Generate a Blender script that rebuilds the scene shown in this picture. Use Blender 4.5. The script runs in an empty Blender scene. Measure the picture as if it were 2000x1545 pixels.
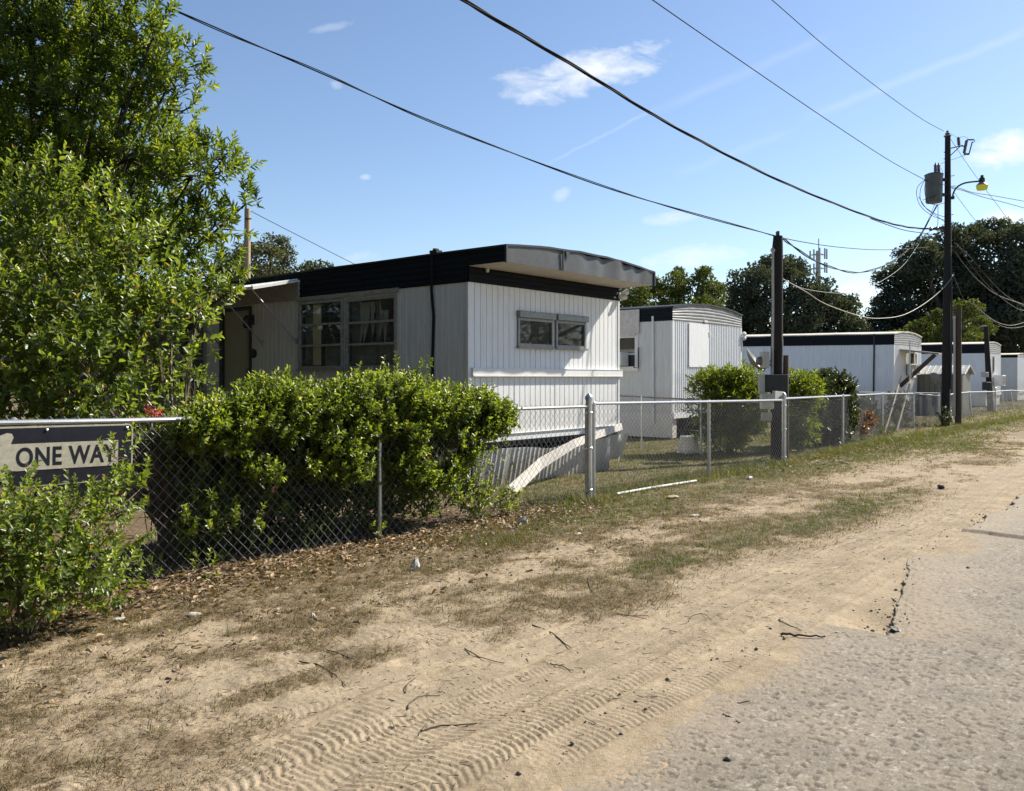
import bpy, math, random
import numpy as np
from mathutils import Vector, Matrix

random.seed(7)
RNG = np.random.default_rng(11)
scene = bpy.context.scene
col = scene.collection
D = bpy.data

# ------------------------------------------------------------------ camera
F, CX, HY, EYE = 1650.0, 1000.0, 738.0, 1.6
cam = D.objects.new('camera', D.cameras.new('camera'))
col.objects.link(cam)
cam.location = (0, 0, EYE)
cam.rotation_euler = (math.radians(90), 0, 0)
cam.data.sensor_width = 36.0
cam.data.lens = F / 2000.0 * 36.0
cam.data.shift_y = -(772.5 - HY) / 2000.0
cam.data.clip_start = 0.05
cam.data.clip_end = 6000.0
scene.camera = cam

# ------------------------------------------------------------------ light
SUN_EL, SUN_AZ = math.radians(39.5), math.radians(60.8)      # azimuth from +Y towards +X
SUNV = Vector((math.sin(SUN_AZ) * math.cos(SUN_EL), math.cos(SUN_AZ) * math.cos(SUN_EL), math.sin(SUN_EL)))
sun = D.objects.new('sun', D.lights.new('sun', 'SUN'))
sun.data.energy = 5.0
sun.data.angle = math.radians(0.53)
sun.data.color = (1.0, 0.93, 0.81)
sun.rotation_euler = SUNV.to_track_quat('Z', 'Y').to_euler()
sun.location = (20, 10, 30)
col.objects.link(sun)

scene.view_settings.view_transform = 'Standard'
scene.view_settings.look = 'None'
scene.view_settings.exposure = 0.9
scene.view_settings.gamma = 1.0
scene.view_settings.use_curve_mapping = False
scene.cycles.max_bounces = 8
scene.cycles.transparent_max_bounces = 16
scene.cycles.use_denoising = True

class NX:
    """little expression builder over shader math nodes"""
    def __init__(s, nt): s.nt = nt
    def m(s, op, a, b=None, c=None, clamp=False):
        n = s.nt.nodes.new('ShaderNodeMath'); n.operation = op; n.use_clamp = clamp
        for i, v in enumerate((a, b, c)):
            if v is None: continue
            if isinstance(v, (int, float)): n.inputs[i].default_value = v
            else: s.nt.links.new(v, n.inputs[i])
        return n.outputs[0]
    def noise(s, vec, scale, detail=6, rough=0.55, dist=0.0):
        n = s.nt.nodes.new('ShaderNodeTexNoise')
        n.inputs['Scale'].default_value = scale; n.inputs['Detail'].default_value = detail
        n.inputs['Roughness'].default_value = rough; n.inputs['Distortion'].default_value = dist
        if vec is not None: s.nt.links.new(vec, n.inputs['Vector'])
        return n.outputs['Fac']
    def ramp(s, fac, stops):
        n = s.nt.nodes.new('ShaderNodeValToRGB'); e = n.color_ramp.elements
        while len(e) < len(stops): e.new(0.5)
        for i, (p, c) in enumerate(stops):
            e[i].position = p; e[i].color = (c[0], c[1], c[2], 1) if not isinstance(c, (int, float)) else (c, c, c, 1)
        s.nt.links.new(fac, n.inputs[0]); return n.outputs[0]
    def mix(s, fac, a, b, mode='MIX'):
        n = s.nt.nodes.new('ShaderNodeMix'); n.data_type = 'RGBA'; n.blend_type = mode
        for i, v in ((0, fac), (6, a), (7, b)):
            if isinstance(v, (int, float)): n.inputs[i].default_value = v
            elif isinstance(v, tuple): n.inputs[i].default_value = (v[0], v[1], v[2], 1)
            else: s.nt.links.new(v, n.inputs[i])
        return n.outputs[2]
    def mapping(s, vec, scale=(1, 1, 1), rot=(0, 0, 0), loc=(0, 0, 0)):
        n = s.nt.nodes.new('ShaderNodeMapping')
        n.inputs['Scale'].default_value = scale; n.inputs['Rotation'].default_value = rot; n.inputs['Location'].default_value = loc
        s.nt.links.new(vec, n.inputs['Vector']); return n.outputs[0]
    def coord(s, k='Object'):
        n = s.nt.nodes.new('ShaderNodeTexCoord'); return n.outputs[k]

world = D.worlds.new('World'); scene.world = world; world.use_nodes = True
wt = world.node_tree; wt.nodes.clear()
wx = NX(wt)
sky = wt.nodes.new('ShaderNodeTexSky'); sky.sky_type = 'NISHITA'; sky.sun_disc = False
sky.sun_elevation = SUN_EL; sky.sun_rotation = SUN_AZ
sky.altitude = 50; sky.air_density = 1.0; sky.dust_density = 0.35; sky.ozone_density = 2.6
bg = wt.nodes.new('ShaderNodeBackground'); bg.inputs['Strength'].default_value = 0.088
wo = wt.nodes.new('ShaderNodeOutputWorld')
wt.links.new(bg.outputs[0], wo.inputs[0])
gen = wx.coord('Generated')
sep = wt.nodes.new('ShaderNodeSeparateXYZ'); wt.links.new(gen, sep.inputs[0])
yy = wx.m('MAXIMUM', sep.outputs[1], 0.02)
ca, cb = wx.m('DIVIDE', sep.outputs[0], yy), wx.m('DIVIDE', sep.outputs[2], yy)
comb = wt.nodes.new('ShaderNodeCombineXYZ'); wt.links.new(ca, comb.inputs[0]); wt.links.new(cb, comb.inputs[1])
front = wx.m('GREATER_THAN', sep.outputs[1], 0.05)
n_wisp = wx.noise(wx.mapping(comb.outputs[0], (1, 1.7, 1), (0, 0, 0.25)), 15, 9, 0.62, 0.6)
n_fine = wx.noise(wx.mapping(comb.outputs[0], (1, 2.2, 1), (0, 0, 0.3)), 42, 6, 0.6, 0.4)
n_all = wx.m('ADD', wx.m('MULTIPLY', n_wisp, 0.68), wx.m('MULTIPLY', n_fine, 0.32))
def cloud(px, py, rx, ry, rot, gain, lo=0.40):
    a0, b0 = (px - CX) / F, (HY - py) / F
    da, db = wx.m('SUBTRACT', ca, a0), wx.m('SUBTRACT', cb, b0)
    c_, s_ = math.cos(rot), math.sin(rot)
    u = wx.m('ADD', wx.m('MULTIPLY', da, c_ * F / rx), wx.m('MULTIPLY', db, s_ * F / rx))
    v = wx.m('ADD', wx.m('MULTIPLY', da, -s_ * F / ry), wx.m('MULTIPLY', db, c_ * F / ry))
    r2 = wx.m('ADD', wx.m('MULTIPLY', u, u), wx.m('MULTIPLY', v, v))
    w = wx.m('SUBTRACT', 1.0, r2, clamp=True)
    t = wx.m('SUBTRACT', wx.m('ADD', n_all, wx.m('MULTIPLY', w, 0.34)), lo + 0.28)
    t = wx.m('MULTIPLY', wx.m('MULTIPLY', t, 3.4, clamp=True), gain)
    return wx.m('MULTIPLY', t, wx.m('MULTIPLY', w, 2.5, clamp=True))
cl = None
for args in [(1150, 142, 215, 58, 0.27, .85, .36), (1030, 165, 95, 48, 0.1, .6, .375), (1310, 428, 85, 20, 0.1, .5, .36), (1100, 378, 32, 18, 0.5, .35, .36),
             (1970, 292, 100, 46, 0.2, .95, .31), (1350, 505, 130, 34, 0.12, .55, .35), (1690, 575, 90, 40, 0.1, .85, .3), (655, 165, 14, 22, 1.2, .4, .36),
             (715, 346, 18, 10, 0, .5, .34), (1965, 425, 60, 25, 0, .8, .32), (700, 505, 60, 22, .1, .3, .38), (650, 52, 60, 12, .2, .25, .38)]:
    c = cloud(*args); cl = c if cl is None else wx.m('MAXIMUM', cl, c)
def streak(x0, y0, x1, y1, width, gain):
    a0, b0, a1, b1 = (x0 - CX) / F, (HY - y0) / F, (x1 - CX) / F, (HY - y1) / F
    L = math.hypot(a1 - a0, b1 - b0); tx, ty = (a1 - a0) / L, (b1 - b0) / L
    da, db = wx.m('SUBTRACT', ca, a0), wx.m('SUBTRACT', cb, b0)
    along = wx.m('DIVIDE', wx.m('ADD', wx.m('MULTIPLY', da, tx), wx.m('MULTIPLY', db, ty)), L)
    off = wx.m('SUBTRACT', wx.m('ADD', wx.m('MULTIPLY', da, -ty), wx.m('MULTIPLY', db, tx)), wx.m('MULTIPLY', wx.m('SUBTRACT', n_wisp, 0.5), 0.012))
    w = wx.m('SUBTRACT', 1.0, wx.m('DIVIDE', wx.m('ABSOLUTE', off), width / F), clamp=True)
    e = wx.m('MULTIPLY', wx.m('MULTIPLY', along, 6, clamp=True), wx.m('MULTIPLY', wx.m('SUBTRACT', 1.0, along), 6, clamp=True))
    return wx.m('MULTIPLY', wx.m('MULTIPLY', w, e), wx.m('MULTIPLY', gain, wx.m('ADD', 0.4, n_all)))
for args in [(1060, 325, 1300, 205, 5, .15), (1270, 222, 1640, 60, 14, .11), (1550, 240, 2060, 40, 13, .16), (1310, 345, 1560, 250, 12, .09)]:
    cl = wx.m('MAXIMUM', cl, streak(*args))
cl = wx.m('MULTIPLY', cl, front)
skyc = wx.mix(1.0, sky.outputs[0], (1.0, 0.985, 1.0), 'MULTIPLY')
wt.links.new(wx.mix(cl, skyc, (6.6, 6.8, 6.9)), bg.inputs['Color'])

# ------------------------------------------------------------------ helpers
def at(x, y, Y):                       # a point seen at (x, y) standing at distance Y
    return Vector(((x - CX) / F * Y, Y, EYE + (HY - y) / F * Y))
def gnd(x, y):
    d = F * EYE / (y - HY); return Vector(((x - CX) / F * d, d, 0))
EU, EV = (0.65, 0.76), (0.76, -0.65)   # along the street / across it towards the asphalt
def uv2xy(u, v): return (EU[0] * u + EV[0] * v, EU[1] * u + EV[1] * v)
def lin(c): return tuple(((x / 255 + .055) / 1.055) ** 2.4 if x > 10.3 else x / 255 / 12.92 for x in c)

def tag(o, label=None, cat=None, group=None, kind=None):
    if label: o['label'] = label
    if cat: o['category'] = cat
    if group: o['group'] = group
    if kind: o['kind'] = kind
    return o
def thing(name, label, cat, loc=(0, 0, 0), rz=0.0, group=None):
    o = D.objects.new(name, None); col.objects.link(o)
    o.location = loc; o.rotation_euler = (0, 0, rz); o.empty_display_size = 0.3
    return tag(o, label, cat, group)
def link(name, me, mat, parent=None):
    o = D.objects.new(name, me); col.objects.link(o)
    if mat is not None: me.materials.append(mat)
    if parent is not None: o.parent = parent
    return o
def np_mesh(name, V, Q=None, T=None, attrs=None, smooth=False):
    V = np.asarray(V, np.float32).reshape(-1, 3)
    loops, starts = [], []; n = 0
    for A, k in ((Q, 4), (T, 3)):
        if A is None or len(A) == 0: continue
        A = np.asarray(A, np.int32).reshape(-1, k)
        loops.append(A.ravel()); starts.append(n + np.arange(len(A), dtype=np.int32) * k); n += A.size
    loops = np.concatenate(loops); starts = np.concatenate(starts)
    me = D.meshes.new(name)
    me.vertices.add(len(V)); me.vertices.foreach_set('co', V.ravel())
    me.loops.add(len(loops)); me.loops.foreach_set('vertex_index', loops)
    me.polygons.add(len(starts)); me.polygons.foreach_set('loop_start', starts)
    if smooth: me.polygons.foreach_set('use_smooth', np.ones(len(starts), bool))
    for k, v in (attrs or {}).items():
        v = np.asarray(v, np.float32)
        a = me.attributes.new(k, 'FLOAT', 'POINT'); a.data.foreach_set('value', v.ravel())
    me.update(calc_edges=True); me.validate()
    return me

class MB:
    def __init__(s): s.v, s.f = [], []
    def add(s, vs, fs):
        b = len(s.v); s.v += [tuple(p) for p in vs]; s.f += [tuple(b + i for i in f) for f in fs]; return s
    def box(s, lo, hi, M=None):
        (a, b, c), (d, e, f) = lo, hi
        vs = [Vector(p) for p in ((a, b, c), (d, b, c), (d, e, c), (a, e, c), (a, b, f), (d, b, f), (d, e, f), (a, e, f))]
        if M is not None: vs = [M @ p for p in vs]
        return s.add(vs, [(0, 3, 2, 1), (4, 5, 6, 7), (0, 1, 5, 4), (1, 2, 6, 5), (2, 3, 7, 6), (3, 0, 4, 7)])
    def bevbox(s, lo, hi, r=0.01, M=None):
        (a, b, c), (d, e, f) = lo, hi
        vs = []
        for z, q in ((c, r), (c + r, 0), (f - r, 0), (f, r)):
            for (x, y, sx, sy) in ((a, b, 1, 1), (d, b, -1, 1), (d, e, -1, -1), (a, e, 1, -1)):
                vs += [Vector((x + sx * (q + (r if True else 0)), y + sy * q, z)), Vector((x + sx * q, y + sy * (q + r), z))]
        # ring order
        order = [1, 0, 2, 3, 5, 4, 6, 7]
        rings = [[vs[k * 8 + i] for i in order] for k in range(4)]
        allv = [p for rg in rings for p in rg]
        if M is not None: allv = [M @ p for p in allv]
        fs = [tuple(range(7, -1, -1)), tuple(range(24, 32))]
        for k in range(3):
            for i in range(8):
                j = (i + 1) % 8
                fs.append((k * 8 + i, k * 8 + j, k * 8 + 8 + j, k * 8 + 8 + i))
        return s.add(allv, fs)
    def beam(s, p, q, w, h, up=(0, 0, 1)):          # rectangular bar from p to q
        p, q = Vector(p), Vector(q); d = (q - p).normalized(); u = Vector(up)
        a = d.cross(u)
        if a.length < 1e-4: a = d.cross(Vector((1, 0, 0)))
        a.normalize(); b = a.cross(d)
        vs = [x + a * (i * w / 2) + b * (j * h / 2) for x in (p, q) for i, j in ((-1, -1), (1, -1), (1, 1), (-1, 1))]
        return s.add(vs, [(0, 1, 2, 3), (7, 6, 5, 4), (0, 4, 5, 1), (1, 5, 6, 2), (2, 6, 7, 3), (3, 7, 4, 0)])
    def tube(s, pts, r, n=8, caps=True):
        pts = [Vector(p) for p in pts]; rs = r if isinstance(r, (list, tuple)) else [r] * len(pts)
        vs, fs = [], []; a = None
        for i, p in enumerate(pts):
            d = (pts[min(i + 1, len(pts) - 1)] - pts[max(i - 1, 0)])
            d = d.normalized() if d.length > 1e-9 else Vector((0, 0, 1))
            if a is None:
                a = d.cross(Vector((0, 0, 1)))
                if a.length < 1e-3: a = d.cross(Vector((1, 0, 0)))
            a = (a - d * a.dot(d)).normalized(); b = d.cross(a)
            for k in range(n):
                t = 2 * math.pi * k / n
                vs.append(p + (a * math.cos(t) + b * math.sin(t)) * rs[i])
        for i in range(len(pts) - 1):
            for k in range(n):
                fs.append((i * n + k, i * n + (k + 1) % n, (i + 1) * n + (k + 1) % n, (i + 1) * n + k))
        if caps:
            fs.append(tuple(range(n - 1, -1, -1))); fs.append(tuple((len(pts) - 1) * n + k for k in range(n)))
        return s.add(vs, fs)
    def lathe(s, prof, c=(0, 0, 0), n=16, M=None):   # prof: (radius, z)
        c = Vector(c); vs, fs = [], []
        for r, z in prof:
            for k in range(n):
                t = 2 * math.pi * k / n; p = Vector((r * math.cos(t), r * math.sin(t), z))
                vs.append((M @ p if M is not None else p) + c)
        for i in range(len(prof) - 1):
            for k in range(n):
                fs.append((i * n + k, i * n + (k + 1) % n, (i + 1) * n + (k + 1) % n, (i + 1) * n + k))
        fs.append(tuple(range(n - 1, -1, -1))); fs.append(tuple((len(prof) - 1) * n + k for k in range(n)))
        return s.add(vs, fs)
    def build(s, name, mat, parent=None, smooth=False):
        me = D.meshes.new(name); me.from_pydata(s.v, [], s.f); me.update()
        if smooth:
            for p in me.polygons: p.use_smooth = True
        if smooth and hasattr(me, 'set_sharp_from_angle'): me.set_sharp_from_angle(angle=math.radians(40))
        return link(name, me, mat, parent)

def hash2(ix, iy, seed):
    h = (ix.astype(np.int64) * 374761393 + iy.astype(np.int64) * 668265263 + seed * 982451653) & 0xffffffff
    h = ((h ^ (h >> 13)) * 1274126177) & 0xffffffff
    h = ((h ^ (h >> 16)) * 2246822519) & 0xffffffff
    return ((h ^ (h >> 15)) & 0xffffff) / float(0xffffff)
def vnoise(x, y, seed=0):
    ix, iy = np.floor(x), np.floor(y); fx, fy = x - ix, y - iy
    fx = fx * fx * (3 - 2 * fx); fy = fy * fy * (3 - 2 * fy)
    a, b = hash2(ix, iy, seed), hash2(ix + 1, iy, seed); c, d = hash2(ix, iy + 1, seed), hash2(ix + 1, iy + 1, seed)
    return (a + (b - a) * fx) * (1 - fy) + (c + (d - c) * fx) * fy
def fbm(x, y, seed=0, oct=4, gain=0.5):
    s, a, t = 0, 1.0, 0
    for o in range(oct):
        s = s + a * vnoise(x * 2 ** o + 17.3 * o, y * 2 ** o - 9.1 * o, seed + o); t += a; a *= gain
    return s / t
def cells(x, y, seed):
    ix, iy = np.floor(x), np.floor(y); best = np.full(x.shape, 9.0); idv = np.zeros(x.shape)
    for i in (-1, 0, 1):
        for j in (-1, 0, 1):
            cx, cy = ix + i, iy + j
            r = hash2(cx, cy, seed)
            d = (cx + .15 + .7 * hash2(cx, cy, seed + 1) - x) ** 2 + (cy + .15 + .7 * hash2(cx, cy, seed + 2) - y) ** 2
            w = d < best; best = np.where(w, d, best); idv = np.where(w, r, idv)
    return np.sqrt(best), idv
def sstep(a, b, x):
    t = np.clip((x - a) / (b - a), 0, 1); return t * t * (3 - 2 * t)

# ------------------------------------------------------------------ materials
def base_mat(name, rough=0.7, metallic=0.0, spec=0.5):
    m = D.materials.new(name); m.use_nodes = True; nt = m.node_tree
    b = nt.nodes['Principled BSDF']; b.inputs['Roughness'].default_value = rough; b.inputs['Metallic'].default_value = metallic
    b.inputs['Specular IOR Level'].default_value = spec
    return m, nt, b, NX(nt)
def bump(nt, b, h, strength, dist):
    n = nt.nodes.new('ShaderNodeBump'); n.inputs['Strength'].default_value = strength; n.inputs['Distance'].default_value = dist
    nt.links.new(h, n.inputs['Height']); nt.links.new(n.outputs[0], b.inputs['Normal'])
def grimy(m, z0, z1, c, amt):
    """dirt splashed up from the ground and run-off stains"""
    nt = m.node_tree; x = NX(nt); b = nt.nodes['Principled BSDF']; src = b.inputs['Base Color'].links[0].from_socket
    co = x.coord(); sp = nt.nodes.new('ShaderNodeSeparateXYZ'); nt.links.new(co, sp.inputs[0])
    h = x.m('DIVIDE', x.m('SUBTRACT', z1, sp.outputs[2]), z1 - z0, clamp=True)
    f = x.m('MULTIPLY', x.m('MULTIPLY', h, x.noise(x.mapping(co, (3, 3, 2.2)), 4, 6, .7)), amt, clamp=True)
    st = x.m('MULTIPLY', x.ramp(x.noise(x.mapping(co, (14, 14, .35)), 2, 6, .6), [(.56, 0.0), (.72, 1.0)]), .4)
    nt.links.new(x.mix(x.m('MAXIMUM', f, st), src, c), b.inputs['Base Color']); return m
def paint(name, c, c2=None, rough=0.6, metallic=0.0, scale=(6, 6, 0.8), nscale=3.0, amt=1.0, bmp=0.0, spec=0.5, lo=.35, hi=.75):
    m, nt, b, x = base_mat(name, rough, metallic, spec)
    c2 = c2 or tuple(v * 0.7 for v in c)
    f = x.noise(x.mapping(x.coord(), scale), nscale, 8, 0.65)
    f2 = x.noise(x.coord(), nscale * 9, 4, 0.6)
    fac = x.m('MULTIPLY', x.ramp(x.m('ADD', x.m('MULTIPLY', f, .75), x.m('MULTIPLY', f2, .25)), [(lo, 0.0), (hi, 1.0)]), amt)
    nt.links.new(x.mix(fac, c, c2), b.inputs['Base Color'])
    if bmp: bump(nt, b, f2, bmp, 0.01)
    return m
MT = {}
MT['siding'] = paint('white_siding', (.74, .75, .75), (.50, .50, .47), .45, amt=.6, lo=.45, hi=.8)
MT['siding_blue'] = paint('bluish_white_siding', (.70, .74, .78), (.42, .44, .46), .5, scale=(9, 9, .5), amt=.9, lo=.48, hi=.75)
MT['siding_shaded'] = paint('shaded_white_siding', (.64, .65, .64), (.42, .42, .40), .5, amt=.8, lo=.42, hi=.8)  # darker copy of the white siding: long side's shade put into the paint
MT['trim'] = paint('white_trim', (.76, .76, .74), (.5, .49, .45), .45, scale=(2, 2, 2), amt=.6, lo=.45, hi=.8)
MT['band'] = paint('dark_roof_band', (.006, .009, .014), (.018, .021, .026), .75, scale=(1, 1, 4), amt=.6, spec=.15)
MT['fascia'] = paint('charcoal_metal_fascia', (.055, .058, .058), (.10, .10, .095), .45, .25, scale=(3, 3, 3), amt=.8)
MT['fascia_edge'] = paint('dark_metal_edge', (.03, .033, .036), None, .5)
MT['soffit'] = paint('soffit_panel', (.62, .58, .50), (.42, .38, .31), .7, scale=(4, 1, 1), amt=.7)
MT['ribbed'] = paint('weathered_aluminium', (.27, .27, .265), (.10, .105, .11), .5, .2, scale=(1, 1, 9), nscale=2.5, amt=.9, lo=.38, hi=.62)
MT['alu'] = paint('aluminium_frame', (.27, .275, .27), (.13, .13, .125), .45, .5, scale=(5, 5, 5))
MT['oldframe'] = paint('grimy_window_frame', (.40, .40, .36), (.16, .15, .12), .6, scale=(6, 6, 6), lo=.3, hi=.7)
MT['door'] = paint('green_grey_door', (.36, .35, .25), (.27, .265, .19), .6)
MT['dark'] = paint('dark_metal', (.02, .021, .022), (.04, .04, .04), .5, spec=.3)
MT['roof'] = paint('pale_roof_coating', (.62, .58, .48), (.42, .38, .30), .7, scale=(1, 1, 1))
MT['skirt'] = paint('skirt_metal', (.56, .57, .57), (.32, .32, .30), .5, .05, scale=(5, 5, 1))
MT['plank'] = paint('white_painted_plank', (.66, .64, .60), (.42, .38, .32), .7, scale=(3, 3, 3))
MT['galv'] = paint('galvanised_steel', (.55, .56, .56), (.36, .37, .38), .34, .75, scale=(4, 4, 4))
MT['wire'] = paint('fence_wire', (.26, .26, .26), (.13, .125, .118), .45, .5, scale=(4, 4, 4))
MT['wire_old'] = paint('old_wire', (.24, .24, .23), (.14, .13, .12), .5, .4, scale=(4, 4, 4))
MT['pole'] = paint('creosoted_wood', (.014, .0135, .013), (.036, .032, .028), .85, scale=(14, 14, .5), nscale=4, bmp=.4, spec=.2)
MT['pole_brown'] = paint('weathered_brown_wood', (.09, .068, .05), (.045, .036, .028), .85, scale=(16, 16, .5), nscale=4, bmp=.4, spec=.2)
MT['pole_tan'] = paint('bare_tan_pole', (.42, .33, .21), (.30, .22, .13), .8, scale=(12, 12, .6), nscale=3)
MT['wood'] = paint('weathered_wood', (.30, .26, .21), (.16, .13, .10), .85, scale=(3, 20, 20), nscale=2, bmp=.3)
MT['whitewood'] = paint('flaking_white_wood', (.56, .55, .52), (.22, .20, .17), .8, scale=(3, 14, 14), nscale=3, lo=.4, hi=.65)
MT['boxgrey'] = paint('grey_electric_box', (.42, .41, .37), (.30, .29, .26), .5, scale=(4, 4, 4))
MT['boxpale'] = paint('pale_meter_box', (.58, .57, .52), (.42, .40, .36), .5, scale=(4, 4, 4))
MT['can'] = paint('transformer_grey', (.085, .092, .09), (.05, .055, .053), .45, .2, scale=(2, 2, 2))
MT['porcelain'] = paint('insulator_glaze', (.10, .085, .075), (.16, .15, .14), .25)
MT['cable'] = paint('black_cable', (.012, .012, .013), (.02, .02, .02), .75, spec=.12)
MT['cable_pale'] = paint('pale_cable', (.30, .27, .19), (.18, .165, .12), .5)
MT['cable_alu'] = paint('bare_aluminium_cable', (.12, .12, .12), (.06, .06, .06), .6, .3, scale=(3, 3, 3))
MT['paper'] = paint('litter_paper', (.52, .50, .45), (.36, .33, .28), .8, scale=(9, 9, 9))
MT['card'] = paint('cardboard', (.45, .33, .2), (.34, .25, .16), .85, scale=(9, 9, 9))
MT['twig'] = paint('dead_twig', (.055, .042, .03), (.11, .085, .06), .9, scale=(12, 12, 12))
MT['twig_pale'] = paint('pale_stick', (.42, .35, .26), (.28, .22, .16), .9, scale=(12, 12, 12))
MT['bark'] = paint('grey_bark', (.10, .085, .065), (.05, .042, .034), .9, scale=(8, 8, 3), bmp=.3)
MT['stem'] = paint('brown_stem', (.16, .115, .075), (.09, .065, .045), .85, scale=(8, 8, 3))
MT['darkbark'] = paint('dark_bark', (.035, .03, .025), (.06, .05, .04), .9, scale=(3, 3, 1))
MT['plastic'] = paint('white_plastic', (.70, .70, .68), (.52, .50, .46), .45, scale=(5, 5, 5))
MT['navy'] = paint('navy_sign_face', (.006, .007, .015), (.016, .017, .025), .6, scale=(4, 4, 4), spec=.2)
MT['cream'] = paint('cream_sign_face', (.45, .42, .32), (.26, .24, .18), .6, scale=(7, 7, 7), nscale=4)
MT['curtain'] = paint('tan_curtain', (.84, .68, .42), (.76, .60, .35), .9, scale=(3, 3, 3))
MT['blind'] = paint('torn_pale_blind', (.52, .50, .44), (.36, .34, .30), .8, scale=(3, 3, 3))
MT['grime'] = paint('grey_film_panel', (.20, .205, .205), (.11, .115, .12), .5, scale=(3, 3, 1.5), lo=.3, hi=.7)
MT['brown_int'] = paint('brown_interior_panel', (.16, .11, .07), (.09, .06, .04), .7, scale=(2, 2, 2))
MT['shed'] = paint('grey_shed_steel', (.16, .16, .14), (.10, .10, .09), .5, scale=(3, 3, .6))
MT['shedroof'] = paint('pale_shed_roof', (.50, .49, .45), (.36, .35, .32), .45, scale=(3, 3, 3))
MT['dish'] = paint('grey_dish', (.20, .21, .21), (.14, .14, .14), .5)
MT['orange'] = paint('orange_plastic', (.55, .20, .04), None, .5)
MT['tower'] = paint('tower_steel', (.34, .36, .38), (.26, .27, .29), .5)

grimy(MT['siding'], .1, 1.6, (.36, .32, .25), 1.1); grimy(MT['siding_blue'], .1, 1.8, (.34, .33, .31), 1.2); grimy(MT['siding_shaded'], .1, 1.4, (.30, .28, .24), 1.1); grimy(MT['skirt'], .0, .6, (.26, .22, .16), 1.3)
def glass_mat():
    m = D.materials.new('window_glass'); m.use_nodes = True; nt = m.node_tree; nt.nodes.clear(); x = NX(nt)
    o = nt.nodes.new('ShaderNodeOutputMaterial'); g = nt.nodes.new('ShaderNodeBsdfGlossy'); g.inputs['Roughness'].default_value = .03
    t = nt.nodes.new('ShaderNodeBsdfTransparent'); t.inputs['Color'].default_value = (.75, .8, .78, 1)
    d = nt.nodes.new('ShaderNodeBsdfDiffuse'); d.inputs['Color'].default_value = (.35, .35, .32, 1)
    fr = nt.nodes.new('ShaderNodeLayerWeight'); fr.inputs['Blend'].default_value = .5
    mx = nt.nodes.new('ShaderNodeMixShader'); nt.links.new(x.m('ADD', x.m('MULTIPLY', x.m('POWER', fr.outputs['Facing'], 5.0), .96), .075, clamp=True), mx.inputs[0])
    nt.links.new(t.outputs[0], mx.inputs[1]); nt.links.new(g.outputs[0], mx.inputs[2])
    m2 = nt.nodes.new('ShaderNodeMixShader')
    nt.links.new(x.m('MULTIPLY', x.ramp(x.noise(x.coord(), 5, 8, .7), [(.3, .25), (.75, 1.0)]), .17), m2.inputs[0])
    nt.links.new(mx.outputs[0], m2.inputs[1]); nt.links.new(d.outputs[0], m2.inputs[2]); nt.links.new(m2.outputs[0], o.inputs[0])
    return m
MT['glass'] = glass_mat()

def leaf_mat(name, stops, trans=0.5, gloss=0.38, tscale=(1.0, 1.0, .55), spec=.6):
    """leaf colour comes from the 'tint' of every leaf; light passes through"""
    m = D.materials.new(name); m.use_nodes = True; nt = m.node_tree; nt.nodes.clear(); x = NX(nt)
    o = nt.nodes.new('ShaderNodeOutputMaterial')
    a = nt.nodes.new('ShaderNodeAttribute'); a.attribute_name = 'tint'
    c = x.ramp(a.outputs['Fac'], stops)
    b = nt.nodes.new('ShaderNodeBsdfPrincipled'); b.inputs['Roughness'].default_value = gloss; b.inputs['Specular IOR Level'].default_value = spec
    nt.links.new(c, b.inputs['Base Color'])
    t = nt.nodes.new('ShaderNodeBsdfTranslucent'); nt.links.new(x.mix(1.0, c, (tscale[0] * 1.9, tscale[1] * 1.85, tscale[2] * 1.3), 'MULTIPLY'), t.inputs['Color'])
    mx = nt.nodes.new('ShaderNodeMixShader'); mx.inputs[0].default_value = trans
    nt.links.new(b.outputs[0], mx.inputs[1]); nt.links.new(t.outputs[0], mx.inputs[2]); nt.links.new(mx.outputs[0], o.inputs[0])
    return m
MT['leaf_tree'] = leaf_mat('tree_leaf', [(0, (.035, .055, .012)), (.45, (.10, .145, .022)), (.8, (.215, .265, .035)), (1, (.33, .35, .05))])
MT['leaf_bush'] = leaf_mat('broad_leaf', [(0, (.05, .08, .02)), (.55, (.15, .205, .038)), (.92, (.29, .33, .06)), (1, (.22, .12, .06))])
MT['leaf_hedge'] = leaf_mat('hedge_leaf', [(0, (.035, .058, .014)), (.5, (.125, .175, .026)), (.9, (.30, .34, .05)), (.97, (.32, .33, .2)), (1, (.5, .48, .36))])
MT['leaf_lime'] = leaf_mat('lime_leaf', [(0, (.06, .09, .014)), (1, (.185, .22, .028))])
MT['leaf_dark'] = leaf_mat('dark_hedge_leaf', [(0, (.018, .032, .012)), (1, (.06, .075, .022))], .3)
MT['leaf_red'] = leaf_mat('reddish_leaf', [(0, (.11, .05, .03)), (1, (.22, .11, .06))], .3)
MT['leaf_oak'] = leaf_mat('oak_leaf', [(0, (.036, .048, .040)), (.7, (.075, .09, .062)), (1, (.17, .175, .10))], .25, .8, spec=.12)  # lifted bluish grey: the veil over far trees put into leaf colour
MT['leaf_oak_grey'] = leaf_mat('grey_oak_leaf', [(0, (.05, .06, .038)), (1, (.13, .135, .075))], .3, .75, spec=.15)
MT['leaf_mid'] = leaf_mat('mid_green_leaf', [(0, (.05, .068, .02)), (1, (.105, .12, .036))], .35, .7, spec=.2)
MT['flower'] = leaf_mat('pink_petal', [(0, (.45, .06, .11)), (1, (.62, .14, .2))], .3)
MT['grass'] = leaf_mat('grass_blade', [(0, (.10, .07, .036)), (.25, (.17, .125, .065)), (.40, (.22, .17, .09)), (.52, (.10, .10, .032)), (1, (.085, .115, .022))], .35, .6)
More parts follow.
